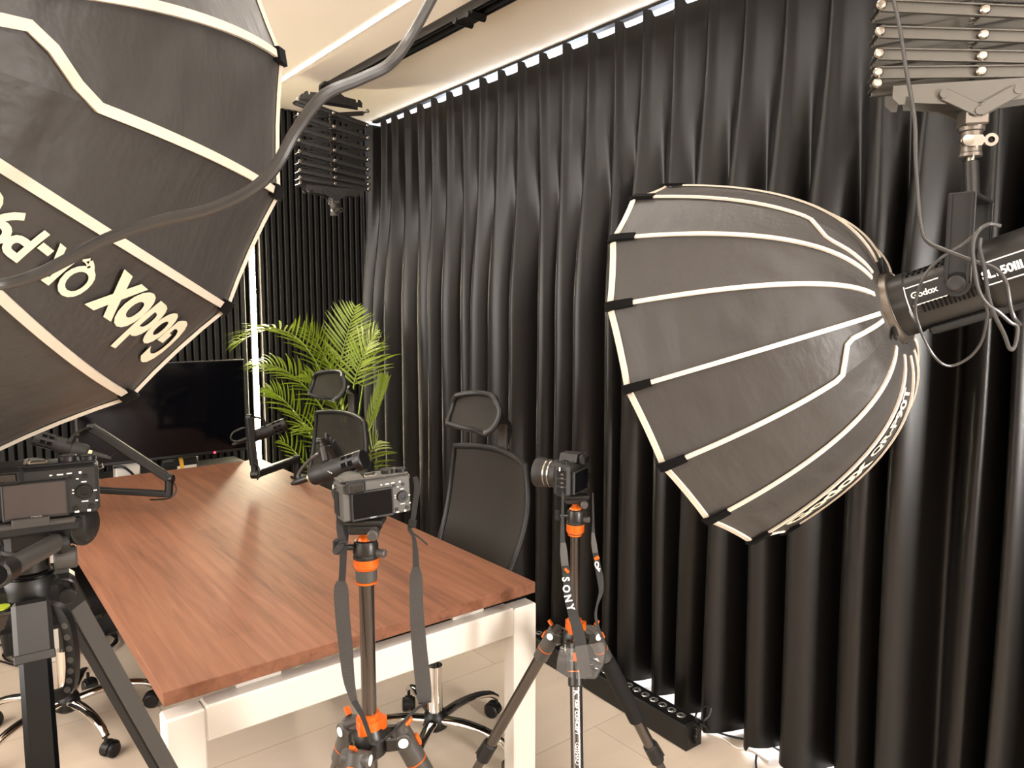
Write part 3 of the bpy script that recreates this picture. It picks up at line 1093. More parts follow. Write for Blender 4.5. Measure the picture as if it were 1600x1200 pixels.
# ================================================================== CAMERAS
def compact_camera(label, base, rz, body_m, strap=False, screen='lcd', tilt=0.0, group='compact cameras on the tripods'):
    """rear of the body towards local -y, lens towards +y, base centre at the origin"""
    mw = Matrix.Translation(Vector(base)) @ Matrix.Rotation(rz, 4, 'Z') @ Matrix.Rotation(tilt, 4, 'Y')
    t = thing('camera', label, 'camera', mw=mw, group=group)
    b = MB().box((0, 0, .0325), (.120, .040, .065), b=.005)
    b.box((.0, -.021, .0325), (.116, .006, .061), b=.002)
    b.obj('body', body_m, t)
    g = MB().box((.046, .022, .030), (.026, .034, .058), b=.008)
    g.obj('grip', 'rubber', t)
    tp = MB().box((0, 0, .0665), (.117, .036, .004), b=.0015)
    tp.box((-.037, -.004, .068), (.036, .036, .006), b=.0025)
    tp.obj('top_plate', body_m, t)
    ev = MB().box((-.037, -.028, .058), (.033, .012, .021), b=.004).obj('eyepiece', 'blkm', t)
    MB().box((-.037, -.0345, .058), (.020, .002, .010), b=.001).obj('viewfinder_glass', 'glass', ev)
    fr = MB().box((-.0095, -.0265, .0255), (.071, .006, .048), b=.0015).obj('screen_frame', 'camdark', t)
    MB().box((-.0095, -.0298, .0265), (.065, .001, .041)).obj('screen', screen, fr)
    put_text('screen_lettering', 'SONY', .0042, (-.0095, -.0300, .0032), (1, 0, 0), (0, 0, 1), 'whiteprint', fr)
    MB().lathe([(.0095, 0), (.0095, .003), (.0088, .004), (.0045, .004), (.0045, .0025), (.0, .0028)], (.0435, -.024, .030), (0, -1, 0), 26).obj('control_wheel', 'blk', t)
    for (x, z, rr) in ((.030, .050, .0028), (.0455, .050, .0028), (.033, .009, .0032), (.051, .010, .0032)):
        MB().cyl((x, -.0238, z), (x, -.0258, z), rr, n=14).obj('button', 'blk', t)
    mk = MB()
    for (x, z, w, h) in ((.0435, .0425, .006, .0014), (.0555, .030, .004, .0016), (.031, .033, .0022, .0016), (.031, .029, .0022, .0016),
                         (.0435, .017, .0075, .0014), (.034, .0045, .005, .0026), (.0475, .0045, .004, .003), (.0565, .0165, .003, .0016),
                         (.018, .0545, .007, .0016), (.008, .0545, .003, .0018), (.028, .0550, .006, .0016), (.0365, .047, .003, .0016), (.040, .0550, .003, .003)):
        mk.box((x, -.0242, z), (w, .0008, h))
    mk.obj('printed_marks', 'whiteprint', t)
    d1 = MB().cyl((.026, -.004, .0675), (.026, -.004, .0755), .0105, n=26, b=.001).obj('mode_dial', 'dgrey', t)
    MB().cyl((.049, -.008, .0675), (.049, -.008, .0745), .0095, n=26, b=.001).obj('control_dial', 'blk', t)
    MB().cyl((.046, .016, .066), (.046, .016, .0705), .007, n=20, b=.001).obj('shutter_button', 'grey', t)
    hs = MB()
    hs.box((-.006, -.004, .0695), (.02, .018, .0015))
    for s in (-1, 1):
        hs.box((-.006 + s * .0095, -.004, .0712), (.002, .018, .003))
    hs.obj('hot_shoe', 'steel', t)
    ln = MB().lathe([(.0305, .018), (.0305, .030), (.0325, .032), (.0325, .052), (.0315, .054), (.0315, .068), (.027, .070), (.024, .066)], (-.018, 0, .032), (0, 1, 0), 32).obj('lens', 'camdark', t)
    MB().cyl((-.018, .062, .032), (-.018, .066, .032), .024, n=28).obj('front_glass', 'glass', ln)
    for s in (-1, 1):
        lg = MB().tube([(s * .060, 0, .058), (s * .065, -.002, .060), (s * .066, -.004, .055), (s * .061, -.003, .054)], .0013, n=6)
        lg.obj('strap_lug', 'steel', t)
    dr = MB().box((-.0605, 0, .030), (.0015, .026, .040), b=.0005).obj('port_door', 'rubber', t)
    return t


def full_frame_camera(label, base, rz):
    mw = Matrix.Translation(Vector(base)) @ Matrix.Rotation(rz, 4, 'Z')
    t = thing('camera', label, 'camera', mw=mw)
    b = MB().box((0, 0, .041), (.127, .042, .080), b=.007)
    b.obj('body', 'camdark', t)
    MB().box((.048, .024, .040), (.030, .040, .074), b=.010).obj('grip', 'rubber', t)
    h = MB()
    h.prism([(-.026, 0), (.026, 0), (.017, .018), (-.017, .018)], (0, -.022, .079), (1, 0, 0), (0, 0, 1), (0, 1, 0), .046)
    h.obj('viewfinder_hump', 'camdark', t)
    e = MB().box((0, -.030, .084), (.036, .016, .024), b=.005).obj('eyepiece', 'blkm', t)
    MB().box((0, -.0385, .084), (.022, .002, .013)).obj('viewfinder_glass', 'glass', e)
    f = MB().box((-.012, -.0255, .034), (.076, .008, .056), b=.002).obj('screen_frame', 'camdark', t)
    MB().box((-.012, -.030, .034), (.069, .001, .048)).obj('screen', 'lcd', f)
    for (x, r_, hh) in ((.036, .0115, .009), (.055, .009, .008), (-.050, .009, .007)):
        MB().cyl((x, -.004, .080), (x, -.004, .080 + hh), r_, n=24, b=.001).obj('dial', 'blk', t)
    MB().lathe([(.0095, 0), (.0095, .003), (.0045, .003), (.0, .002)], (.046, -.021, .034), (0, -1, 0), 22).obj('control_wheel', 'blk', t)
    mk = MB()
    for (x, z) in ((.034, .070), (.046, .066), (.055, .058), (.046, .048), (.056, .034), (.046, .020), (.036, .036), (.055, .014)):
        mk.box((x, -.0215, z), (.004, .001, .003))
    mk.obj('printed_marks', 'steel', t)
    ln = MB().lathe([(.033, .020), (.033, .032), (.0345, .034), (.0345, .046), (.0335, .047), (.0335, .052), (.0345, .053), (.0345, .074), (.037, .078), (.037, .094), (.033, .095), (.030, .090)], (0, 0, .040), (0, 1, 0), 32).obj('lens', 'camdark', t)
    for zz in (.050, .062):
        MB().lathe([(.0350, zz), (.0352, zz + .001), (.0350, zz + .004)], (0, 0, .040), (0, 1, 0), 32).obj('lens_ring', 'steel', ln)
    MB().cyl((0, .085, .040), (0, .089, .040), .030, n=28).obj('front_glass', 'glass', ln)
    for k, (z, hgt) in enumerate(((.056, .018), (.036, .016), (.017, .016))):
        MB().box((-.0638, -.002, z), (.0015, .026, hgt), b=.0005).obj('port_door', 'rubber', t)
    pm = MB()
    for z in (.056, .047, .036, .026):
        pm.box((-.0648, -.004, z), (.0004, .006, .003))
    pm.obj('port_symbols', 'grey', t)
    for s in (-1, 1):
        MB().tube([(s * .0635, 0, .070), (s * .069, 0, .073), (s * .070, 0, .066), (s * .064, 0, .066)], .0016, n=6).obj('strap_lug', 'steel', t)
    return t


# ================================================================== BALL HEAD TRIPODS WITH ORANGE RINGS
def orange_tripod(label, foot, z, hub_z, col_r, az, spread, logo_leg=None, foam_leg=None):
    """foot: floor point under the column; z: dict of heights of the head; az: leg azimuths (world)"""
    t = thing('tripod', label, 'tripod', (foot[0], foot[1], 0), VIEW, group='tripods with orange rings')
    k = col_r / .0113
    col = MB().cyl((0, 0, hub_z - .09), (0, 0, z['pole']), col_r, n=26)
    col.obj('centre_column', 'tube', t)
    z0 = z['pole']
    c = MB().lathe([(col_r * 1.3, z0), (col_r * 1.42, z0 + .002), (col_r * 1.42, z['cup'] - .002), (col_r * 1.3, z['cup'])], n=28)
    c.obj('column_collar', 'greyp', t)
    rr = MB()
    rr.lathe([(col_r * 1.5, z0 - .002), (col_r * 1.5, z0 + .0015)], n=28)
    rr.lathe([(col_r * 1.45, z['cup']), (col_r * 1.5, z['cup'] + .001), (col_r * 1.2, z['cup'] + .005)], n=28)
    rr.obj('collar_ring', 'orange', t)
    h = z['ring1'] - z['ring0']
    MB().lathe([(.0195, z['ring0'] - .004), (.0215, z['ring0']), (.0215, z['ring1'] - .001), (.0205, z['ring1'])], n=32).obj('panning_ring', 'orange', t)
    MB().lathe([(.021, z['ring1']), (.021, z['ring1'] + .004), (.0195, z['ring1'] + .006), (.0195, z['ring1'] + .008), (.021, z['ring1'] + .009),
                (.0205, z['body'] - .008), (.018, z['body'] - .002), (.014, z['body'])], n=32).obj('ball_housing', 'dgrey', t)
    MB().lathe([(.0150, z['body'] - .004), (.0140, z['body'] + .001), (.0100, z['body'] + .006), (.0078, z['body'] + .008), (.0078, z['stem']), (.010, z['stem'] + .001)], n=26).obj('ball_stem', 'orange', t)
    zc = z['clamp']
    cl = MB().box((0, 0, (z['stem'] + zc) / 2), (.050, .042, zc - z['stem']), b=.003)
    cl.box((0, .0, zc + .004), (.064, .038, .008), b=.002)
    cl.obj('clamp_plate', 'dgrey', t)
    MB().cyl((.018, -.021, (z['stem'] + zc) / 2 - .004), (.018, -.036, (z['stem'] + zc) / 2 - .004), .009, n=16, b=.002).obj('clamp_knob', 'greyp', t)
    kb = MB()
    zm = (z['ring1'] + z['body']) / 2
    kb.cyl((-.018, -.006, zm + .004), (-.040, -.014, zm + .006), .005, n=12)
    kb.box((-.044, -.015, zm + .008), (.012, .012, .026), b=.003)
    kb.obj('friction_lever', 'blk', t)
    MB().cyl((.018, -.004, zm - .006), (.034, -.008, zm - .006), .007, n=16, b=.0015).obj('pan_knob', 'greyp', t)
    # spider
    sp = MB().lathe([(.022, hub_z - .055), (.029, hub_z - .048), (.029, hub_z - .016), (.024, hub_z - .008), (.021, hub_z)], n=30)
    for a in az:
        q = a - VIEW
        d = Vector((math.cos(q), math.sin(q), 0))
        s = Vector((-d.y, d.x, 0))
        for e in (-1, 1):
            sp.bar(d * .025 + s * e * .021 + V(0, 0, hub_z - .03), d * .060 + s * e * .021 + V(0, 0, hub_z - .03), .006, .024, b=.003)
    sp.obj('spider', 'dgrey', t)
    cr = MB()
    pr = []
    for j in range(36):
        a = 2 * PI * j / 36
        r_ = .0225 + .007 * max(0, math.cos(3 * a - .5)) ** 2
        pr.append((r_ * math.cos(a), r_ * math.sin(a)))
    cr.prism(pr, (0, 0, hub_z - .008), (1, 0, 0), (0, 1, 0), (0, 0, 1), .020)
    cr.lathe([(.019, hub_z + .012), (.018, hub_z + .020), (col_r, hub_z + .021)], n=26)
    cr.obj('locking_collar', 'orange', t)
    for i, a in enumerate(az):
        q = a - VIEW
        d = Vector((math.cos(q), math.sin(q), 0))
        s = Vector((-d.y, d.x, 0))
        top = d * .055 + V(0, 0, hub_z - .028)
        ft = d * spread + V(0, 0, 0.012)
        ax = (ft - top).normalized()
        L = (ft - top).length
        nrm = s.cross(ax).normalized()
        if nrm.dot(d) < 0:
            nrm = -nrm
        lg = MB()
        m0, m1 = .10, .52 * L
        lg.cyl(top + ax * .06, top + ax * m1, .0145, n=22)
        leg = lg.obj('leg', 'tube', t)
        sh = MB().cyl(top - ax * .012, top + ax * .085, .0185, n=24, b=.003)
        sh.cyl(top - s * .024, top + s * .024, .014, n=20, b=.002)
        sh.obj('leg_shoulder', 'greyp' if i != logo_leg else 'dgrey', leg)
        MB().cyl(top - s * .0246, top + s * .0246, .0085, n=20).obj('pivot_cap', 'whiteprint', leg)
        og = MB()
        og.cyl(top + ax * .050, top + ax * .0525, .0190, n=24)
        og.box(top + nrm * .020 + ax * .02, (.014, .006, .020), Matrix((s, nrm, ax)).transposed(), b=.002)
        og.bar(top + nrm * .014 - ax * .014, top + nrm * .028 - ax * .020, .011, .005, b=.001)
        og.obj('angle_lock', 'orange', leg)
        MB().cyl(top + ax * (m1 - .012), top + ax * (m1 + .05), .0185, n=22, b=.003).obj('leg_lock', 'blkm', leg)
        lk = MB().bar(top + ax * (m1 - .01) + nrm * .017, top + ax * (m1 + .045) + nrm * .020, .016, .006, b=.001)
        lk.obj('lock_lever', 'dgrey', leg)
        MB().cyl(top + ax * (m1 + .05), top + ax * (L - .02), .0115, n=20).obj('lower_leg', 'tube', leg)
        MB().lathe([(.010, 0), (.014, .006), (.014, .026), (.012, .036)], ft - ax * 0.0 - V(0, 0, .012), -ax, 18).obj('rubber_foot', 'rubber', leg)
        if i == foam_leg:
            MB().cyl(top + ax * .088, top + ax * .30, .0205, n=24, b=.004).obj('foam_grip', 'rubber', leg)
        if i == logo_leg:
            # the printing runs down the front of the leg
            vs, fs = text_mesh('K&F CONCEPT', .0108, .0003, 0, 'LEFT', 1.02, sub=.004)
            mb = MB()
            rr_ = .0149

            def wrap(x, y):
                th = (y - .0035) / rr_
                side = (s if logo_sign > 0 else -s)
                return top + ax * (x + .112) + (nrm * math.cos(th) + side * math.sin(th)) * rr_
            logo_sign = 1
            # reading direction is down the leg, letter tops towards the viewer's right
            mb.add([wrap(x, y) for x, y in vs], fs)
            vs, fs = text_mesh('O234A7', .0098, .0001, 0, 'LEFT', 1.0, sub=.004)
            mb.add([wrap(x + .094, y) for x, y in vs], fs)
            ov = []
            for j in range(40):
                a_ = 2 * PI * j / 40
                ov.append((.1115 + .0225 * (abs(math.cos(a_)) ** .6) * math.copysign(1, math.cos(a_)), .0036 + .0056 * math.sin(a_)))
            mb.tube([wrap(x, y) for x, y in ov], .0005, n=5, closed=True)
            vs, fs = text_mesh('K', .0150, .0006, 0, 'LEFT', 1.0, sub=.004)
            mb.add([wrap(x - .020, y - .0015) for x, y in vs], fs)
            mb.obj('leg_lettering', 'whiteprint', leg)
    return t


VAZ = PI / 2 + VIEW            # world azimuth that points away from the doorway


def vaz(deg):
    """deg counted from the viewer's right hand, anticlockwise seen from above"""
    return VIEW + math.radians(deg)


mid = orange_tripod('tripod with orange rings standing in front of the table centre, holding the middle camera', (.546, 1.082),
                    dict(pole=1.050, cup=1.0715, ring0=1.0785, ring1=1.090, body=1.121, stem=1.134, clamp=1.148), .800, .0125,
                    [vaz(258), vaz(12), vaz(135)], .42)
rgt = orange_tripod('tripod with orange rings between the table corner and the curtain, one leg printed in white', (1.196, 1.270),
                    dict(pole=.958, cup=.962, ring0=.966, ring1=.984, body=1.020, stem=1.036, clamp=1.048), .725, .0118,
                    [vaz(268), vaz(28), vaz(150)], .42, logo_leg=0, foam_leg=1)

mc = compact_camera('small grey camera on the middle tripod with its neck strap hanging to both sides', (.566, 1.092, 1.157), VIEW + .52, 'cambody', tilt=-.03)
lc = compact_camera('compact camera with a blank grey screen on the fluid head tripod at the left edge', (0.1070, 1.1038, 1.2358), VIEW + .50, 'camdark', screen='lcdgrey')
rcam = full_frame_camera('black camera seen from its side on the tripod beside the curtain', (1.205, 1.292, 1.056), VIEW + 1.05)


def strap_text(name, s, size, p, along, across, m, parent, bold=0.0):
    put_text(name, s, size, p, along, across, m, parent, bold, world=True)


VR = Vector((.785, -.619, 0))      # the viewer's right hand
# middle camera: webbing and padded strap
sl_ = MB().sweep([(0.5359, 1.1209, 1.2125), (0.5213, 1.1124, 1.2055), (0.5127, 1.1028, 1.1788), (0.5074, 1.0960, 1.1438), (0.5078, 1.0862, 1.1195), (0.5058, 1.0837, 1.0885), (0.5021, 1.0823, 1.0555)],
                 VR, [.009, .011, .011, .011, .012, .011, .011], .0022, sm=4)
sl_.sweep([(0.5421, 1.1289, 1.2124), (0.5318, 1.1210, 1.1881), (0.5244, 1.1096, 1.1537), (0.5182, 1.0982, 1.1273), (0.5074, 1.0857, 1.1133)], VR, [.008, .010, .010, .010, .010], .0022, sm=4)
sl_.sweep([(0.5059, 1.0820, 1.1252), (0.4962, 1.0759, 1.1181), (0.4872, 1.0758, 1.1116)], VR, [.010, .011, .009], .0022, sm=3)
neck = sl_.obj('strap_webbing', 'strapb', mc, world=True)
MB().sweep([(0.5015, 1.0833, 1.0596), (0.5006, 1.0821, 1.0452), (0.4977, 1.0732, 1.0080), (0.4964, 1.0614, 0.9589), (0.4930, 1.0452, 0.9127), (0.4929, 1.0285, 0.8824)], VR, [.014, .023, .023, .022, .018, .010], .0032, sm=5).obj('strap_pad', 'webbing', neck, world=True)
MB().sweep([(0.4929, 1.0285, 0.8824), (0.4932, 1.0011, 0.8702), (0.4776, 0.9496, 0.8720), (0.4462, 0.8762, 0.9045), (0.4560, 0.8687, 0.9063), (0.4815, 0.8861, 0.8997), (0.5143, 0.9107, 0.8937), (0.5432, 0.9264, 0.8943), (0.5710, 0.9423, 0.8900)],
           [VR] * 3 + [VR + V(0, 0, .6)] * 6, [.010, .007, .006, .006, .006, .006, .007, .010, .016], .0025, sm=5).obj('strap_webbing', 'strapb', mc, world=True)
MB().sweep([(0.5710, 0.9423, 0.8900), (0.5808, 0.9618, 0.9025), (0.5893, 0.9881, 0.9589), (0.5949, 1.0039, 1.0163), (0.6020, 1.0167, 1.0591), (0.6033, 1.0183, 1.0789)], VR, [.020, .024, .024, .022, .021, .012], .0032, sm=5).obj('strap_pad', 'webbing', neck, world=True)
s3 = MB().sweep([(0.6032, 1.0182, 1.0768), (0.6092, 1.0296, 1.1027), (0.6132, 1.0419, 1.1227), (0.6114, 1.0511, 1.1339), (0.6191, 1.0532, 1.1474), (0.6293, 1.0614, 1.1736), (0.6386, 1.0701, 1.1980), (0.6387, 1.0783, 1.2132)], VR,
                [.011, .009, .006, .007, .008, .009, .010, .008], .0022, sm=4)
s3.obj('strap_webbing', 'strapb', mc, world=True)
MB().tube([(0.6105, 1.0476, 1.1306), (0.6205, 1.0358, 1.1206), (0.6307, 1.0263, 1.1089)], .0015, n=6, sm=3).obj('strap_tail', 'strapb', mc, world=True)
for (p, q) in (((0.5051, 1.0802, 1.1258), (0.5054, 1.0790, 1.1186)), ((0.6171, 1.0499, 1.1485), (0.6136, 1.0484, 1.1363))):
    MB().bar(p, q, .014, .006, up=(.6, .78, 0), b=.001).obj('strap_buckle', 'blk', mc, world=True)

# right camera: printed strap
SO = MB().sweep([(1.1513, 1.2652, 1.0830), (1.1397, 1.2541, 1.0259), (1.1219, 1.2336, 0.9578), (1.1162, 1.2204, 0.9200), (1.1117, 1.2064, 0.8842), (1.1084, 1.1982, 0.8497), (1.1097, 1.1863, 0.8155), (1.1112, 1.1662, 0.7693), (1.1088, 1.1484, 0.7166), (1.1119, 1.1408, 0.6766)],
                [VR] * 10, [.006, .006, .012, .017, .018, .020, .022, .026, .028, .026], .003, sm=5)
so = SO.obj('printed_strap', 'strapb', rcam, world=True)
MB().sweep([(1.1166, 1.2258, 0.9639), (1.1109, 1.2170, 0.9402), (1.1069, 1.2080, 0.9164)], VR, [.012, .017, .016], .004, sm=3).obj('strap_pad', 'greyp', so, world=True)
MB().bar((1.1053, 1.2039, 0.9045), (1.1090, 1.2016, 0.9088), .002, .012, up=(.785, -.619, 0)).obj('strap_mark', 'orange', so, world=True)
for i, (ch, px) in enumerate((('S', (1.1008, 1.1978, 0.8893)), ('O', (1.0979, 1.1923, 0.8692)), ('N', (1.0968, 1.1855, 0.8491)), ('Y', (1.0974, 1.1775, 0.8307)))):
    ang = (-.12, -.12, -.22, -.28)[i]
    al = VR * math.sin(-ang) - V(0, 0, 1) * math.cos(ang)
    ac = VR * math.cos(ang) + V(0, 0, 1) * math.sin(-ang)
    put_text('strap_letter', ch, .0225, Vector(px) - ac * .008, al, ac, 'whiteprint', so, bold=.0006, world=True)
SA = MB().sweep([(1.2462, 1.2632, 1.0532), (1.2297, 1.2433, 0.9969), (1.2135, 1.2263, 0.9647), (1.2076, 1.2132, 0.9270), (1.2032, 1.1998, 0.8959), (1.1991, 1.1868, 0.8696), (1.1915, 1.1767, 0.8436), (1.1757, 1.1729, 0.8180), (1.1647, 1.1655, 0.7928), (1.1635, 1.1494, 0.7606), (1.1637, 1.1329, 0.7332), (1.1501, 1.1269, 0.7032), (1.1311, 1.1317, 0.6741)],
                [VR] * 13, [.004, .005, .008, .013, .014, .015, .010, .005, .006, .006, .005, .006, .008], .003, sm=5)
sa = SA.obj('printed_strap', 'strapb', rcam, world=True)
MB().sweep([(1.2071, 1.2220, 0.9716), (1.2029, 1.2131, 0.9467), (1.2005, 1.2061, 0.9273)], VR, [.006, .013, .012], .004, sm=3).obj('strap_pad', 'greyp', sa, world=True)
MB().bar((1.1928, 1.2003, 0.9151), (1.2014, 1.1942, 0.9210), .002, .008, up=(0, 0, 1)).obj('strap_mark', 'orange', sa, world=True)
# a small alpha letter drawn as one looped stroke
AP = [(1.1935, 1.1837, 0.8903), (1.1886, 1.1916, 0.9014), (1.1886, 1.1938, 0.9085), (1.1923, 1.1912, 0.9115), (1.1936, 1.1882, 0.9059), (1.1912, 1.1877, 0.8973), (1.1951, 1.1832, 0.8962)]
MB().tube(AP, .0016, n=6, sm=5).obj('strap_letter', 'whiteprint', sa, world=True)

# clear film sleeve left on the strap ends
t = thing('plastic_sleeve', 'clear plastic film sleeve hanging over the hub of the right tripod', 'plastic sleeve', (1.0939, 1.1303, 0.6837))
fl = MB()
fl.sweep([(1.0823, 1.1727, 0.7423), (1.0671, 1.1622, 0.7166), (1.0606, 1.1569, 0.6865)], VR, [.030, .036, .034], .0012, sm=3)
PF = [(1.0834, 1.1530, 0.7449), (1.0949, 1.1570, 0.7474), (1.1484, 1.1221, 0.7537), (1.1497, 1.1191, 0.7394), (1.1374, 1.1125, 0.7128), (1.1138, 1.1144, 0.6823), (1.0771, 1.1373, 0.6848)]
a0 = [Vector(p) for p in PF]
dd_ = V(.0007, .0009, 0)
fl.rings([a0, [p + dd_ for p in a0]])
fl.obj('film', 'clear', t, world=True)


# ================================================================== FLUID HEAD TRIPOD AT LEFT
t = thing('video_tripod', 'large black video tripod with a fluid head and pan handle at the left edge', 'tripod', (.083, 1.110, 0), VIEW + .53)
T0 = t
hz = lambda y: 1.158 - (y - 900) * .000817
hx = lambda x: (x - 45) / 1217.0
qr = MB().box((hx(60), -.005, hz(800) - .0095), (.088, .06, .010), b=.002)
qr.box((hx(55), -.034, hz(806)), (.04, .006, .012), b=.001)
qr.obj('quick_release_plate', 'greyp', t)
hd = MB().box((hx(55), 0, hz(818)), (.110, .07, .016), b=.004)
hd.box((hx(60), .004, hz(838)), (.070, .055, .038), b=.008)
hd.cyl((hx(75), 0, hz(826)), (hx(130), 0, hz(826)), .026, n=28, b=.003)
hd.obj('fluid_head', 'blkm', t)
dr = MB()
for k in range(4):
    r_ = .026 - .005 * k
    dr.lathe([(r_, 0), (r_, .004), (r_ - .002, .005)], (hx(122) + .002 * k, -.004, hz(830)), (.75, -.66, 0), 28)
dr.obj('tilt_drum', 'dgrey', t)
kn = MB().cyl((hx(80), -.012, hz(876)), (hx(112), -.012, hz(876)), .0145, n=24, b=.002)
kn.obj('pan_lock_knob', 'greyp', t)
ph = MB().cyl((hx(85), -.035, hz(842)), (hx(22), -.16, hz(839) + .005), .0115, n=26)
hnd = ph.obj('pan_handle', 'greyp', t)
rg_ = MB()
A0 = V(hx(22), -.16, hz(839) + .005)
dA = (A0 - V(hx(85), -.035, hz(842))).normalized()
rg_.lathe([(.0115, -.03), (.0145, -.022), (.0150, 0), (.0125, .002), (.0105, 0), (.0105, -.004)], A0, dA, 28)
rg_.obj('handle_socket', 'dgrey', hnd)
MB().cyl(A0 + dA * -.002, A0 + dA * .0006, .0106, n=24).obj('socket_hole', 'slat_back', hnd)
MB().cyl((hx(85), -.036, hz(845)), (hx(98), -.03, hz(845)), .013, n=20, b=.002).obj('handle_clamp', 'blk', hnd)
bs = MB().lathe([(.020, hz(893)), (.024, hz(890)), (.024, hz(862)), (.028, hz(858)), (.028, hz(852))], n=32)
bs.box((hx(18), .0, hz(878)), (.05, .04, .026), b=.004)
bs.obj('head_base', 'dgrey', t)
bw_ = MB().lathe([(.026, hz(945)), (.030, hz(940)), (.031, hz(915)), (.029, hz(905)), (.026, hz(897)), (.027, hz(893))], n=32)
bw_.box((0, .01, hz(930)), (.075, .06, .036), b=.006)
bw_.obj('bowl', 'blk', t)
MB().lathe([(.0285, hz(899)), (.0295, hz(897)), (.0285, hz(895))], n=32).obj('bowl_ring', 'blkg', t)
MB().cyl((hx(8), -.03, hz(937)), (hx(8), -.03, hz(933)), .0145, n=22, b=.001).obj('level_housing', 'blkm', t)
MB().cyl((hx(8), -.03, hz(933)), (hx(8), -.03, hz(931)), .011, n=22).obj('bubble_level', 'greenb', t)
clp = MB().box((hx(88), .012, hz(925)), (.03, .03, .03), b=.006)
clp.cyl((hx(95), -.008, hz(938)), (hx(95), -.020, hz(938)), .010, n=18, b=.001)
clp.tube([(hx(80), -.004, hz(918)), (hx(95), -.008, hz(914)), (hx(105), -.006, hz(922)), (hx(106), -.004, hz(936))], .0028, n=8, sm=4)
clp.obj('leg_pivot', 'dgrey', t)
for i, deg in enumerate((274, 33, 153)):
    q = math.radians(deg)
    d = Vector((math.cos(q), math.sin(q), 0))
    s = Vector((-d.y, d.x, 0))
    top = d * .040 + V(0, 0, hz(935))
    ft = d * .50 + V(0, 0, .01)
    ax = (ft - top).normalized()
    up = tuple(d)
    if i == 0:
        l1 = MB().bar(top, top + ax * .62, .034, .024, up=up, b=.005)
        leg = l1.obj('leg', 'blkg', t)
        MB().bar(top - ax * .008, top + ax * .060, .042, .032, up=up, b=.005).obj('leg_casting', 'dgrey', leg)
        MB().bar(top + ax * .055, top + ax * .066, .043, .030, up=up, b=.001).obj('casting_rim', 'dgrey', leg)
    else:
        l1 = MB().bar(top, top + ax * .62, .030, .026, up=up, b=.003)
        leg = l1.obj('leg', 'rubber', t)
        MB().bar(top + ax * .03 - s * .0160, top + ax * .62 - s * .0160, .004, .022, up=up, b=.001).obj('leg_side_rail', 'greyp', leg)
        MB().bar(top - ax * .01, top + ax * .05, .034, .030, up=up, b=.004).obj('leg_casting', 'dgrey', leg)
    MB().bar(top + ax * .60, top + ax * .67, .040, .034, up=up, b=.005).obj('leg_lock', 'blk', leg)
    MB().bar(top + ax * .66, ft - ax * .02, .024, .020, up=up, b=.003).obj('lower_leg', 'greyp', leg)
    MB().lathe([(.012, 0), (.018, .006), (.018, .03), (.012, .045)], ft - V(0, 0, .01), -ax, 18).obj('rubber_foot', 'rubber', leg)
# perforated curved brace under the bowl
BP = [(0.0956, 1.0667, 1.1275), (0.1079, 1.0563, 1.1227), (0.1150, 1.0484, 1.1051), (0.1176, 1.0427, 1.0771), (0.1171, 1.0394, 1.0491), (0.1125, 1.0401, 1.0259), (0.0999, 1.0487, 1.0163), (0.0858, 1.0594, 1.0131)]
brc = MB().sweep(BP, (.55, .83, 0), .012, .012, sm=5).obj('curved_brace', 'blk', t, world=True)
hl = MB()
for p in smooth_path(BP[2:6], 2):
    hl.cyl(p - V(.55, .83, 0) * .0058, p - V(.55, .83, 0) * .0066, .0040, n=14)
hl.obj('brace_holes', 'greyp', brc, world=True)

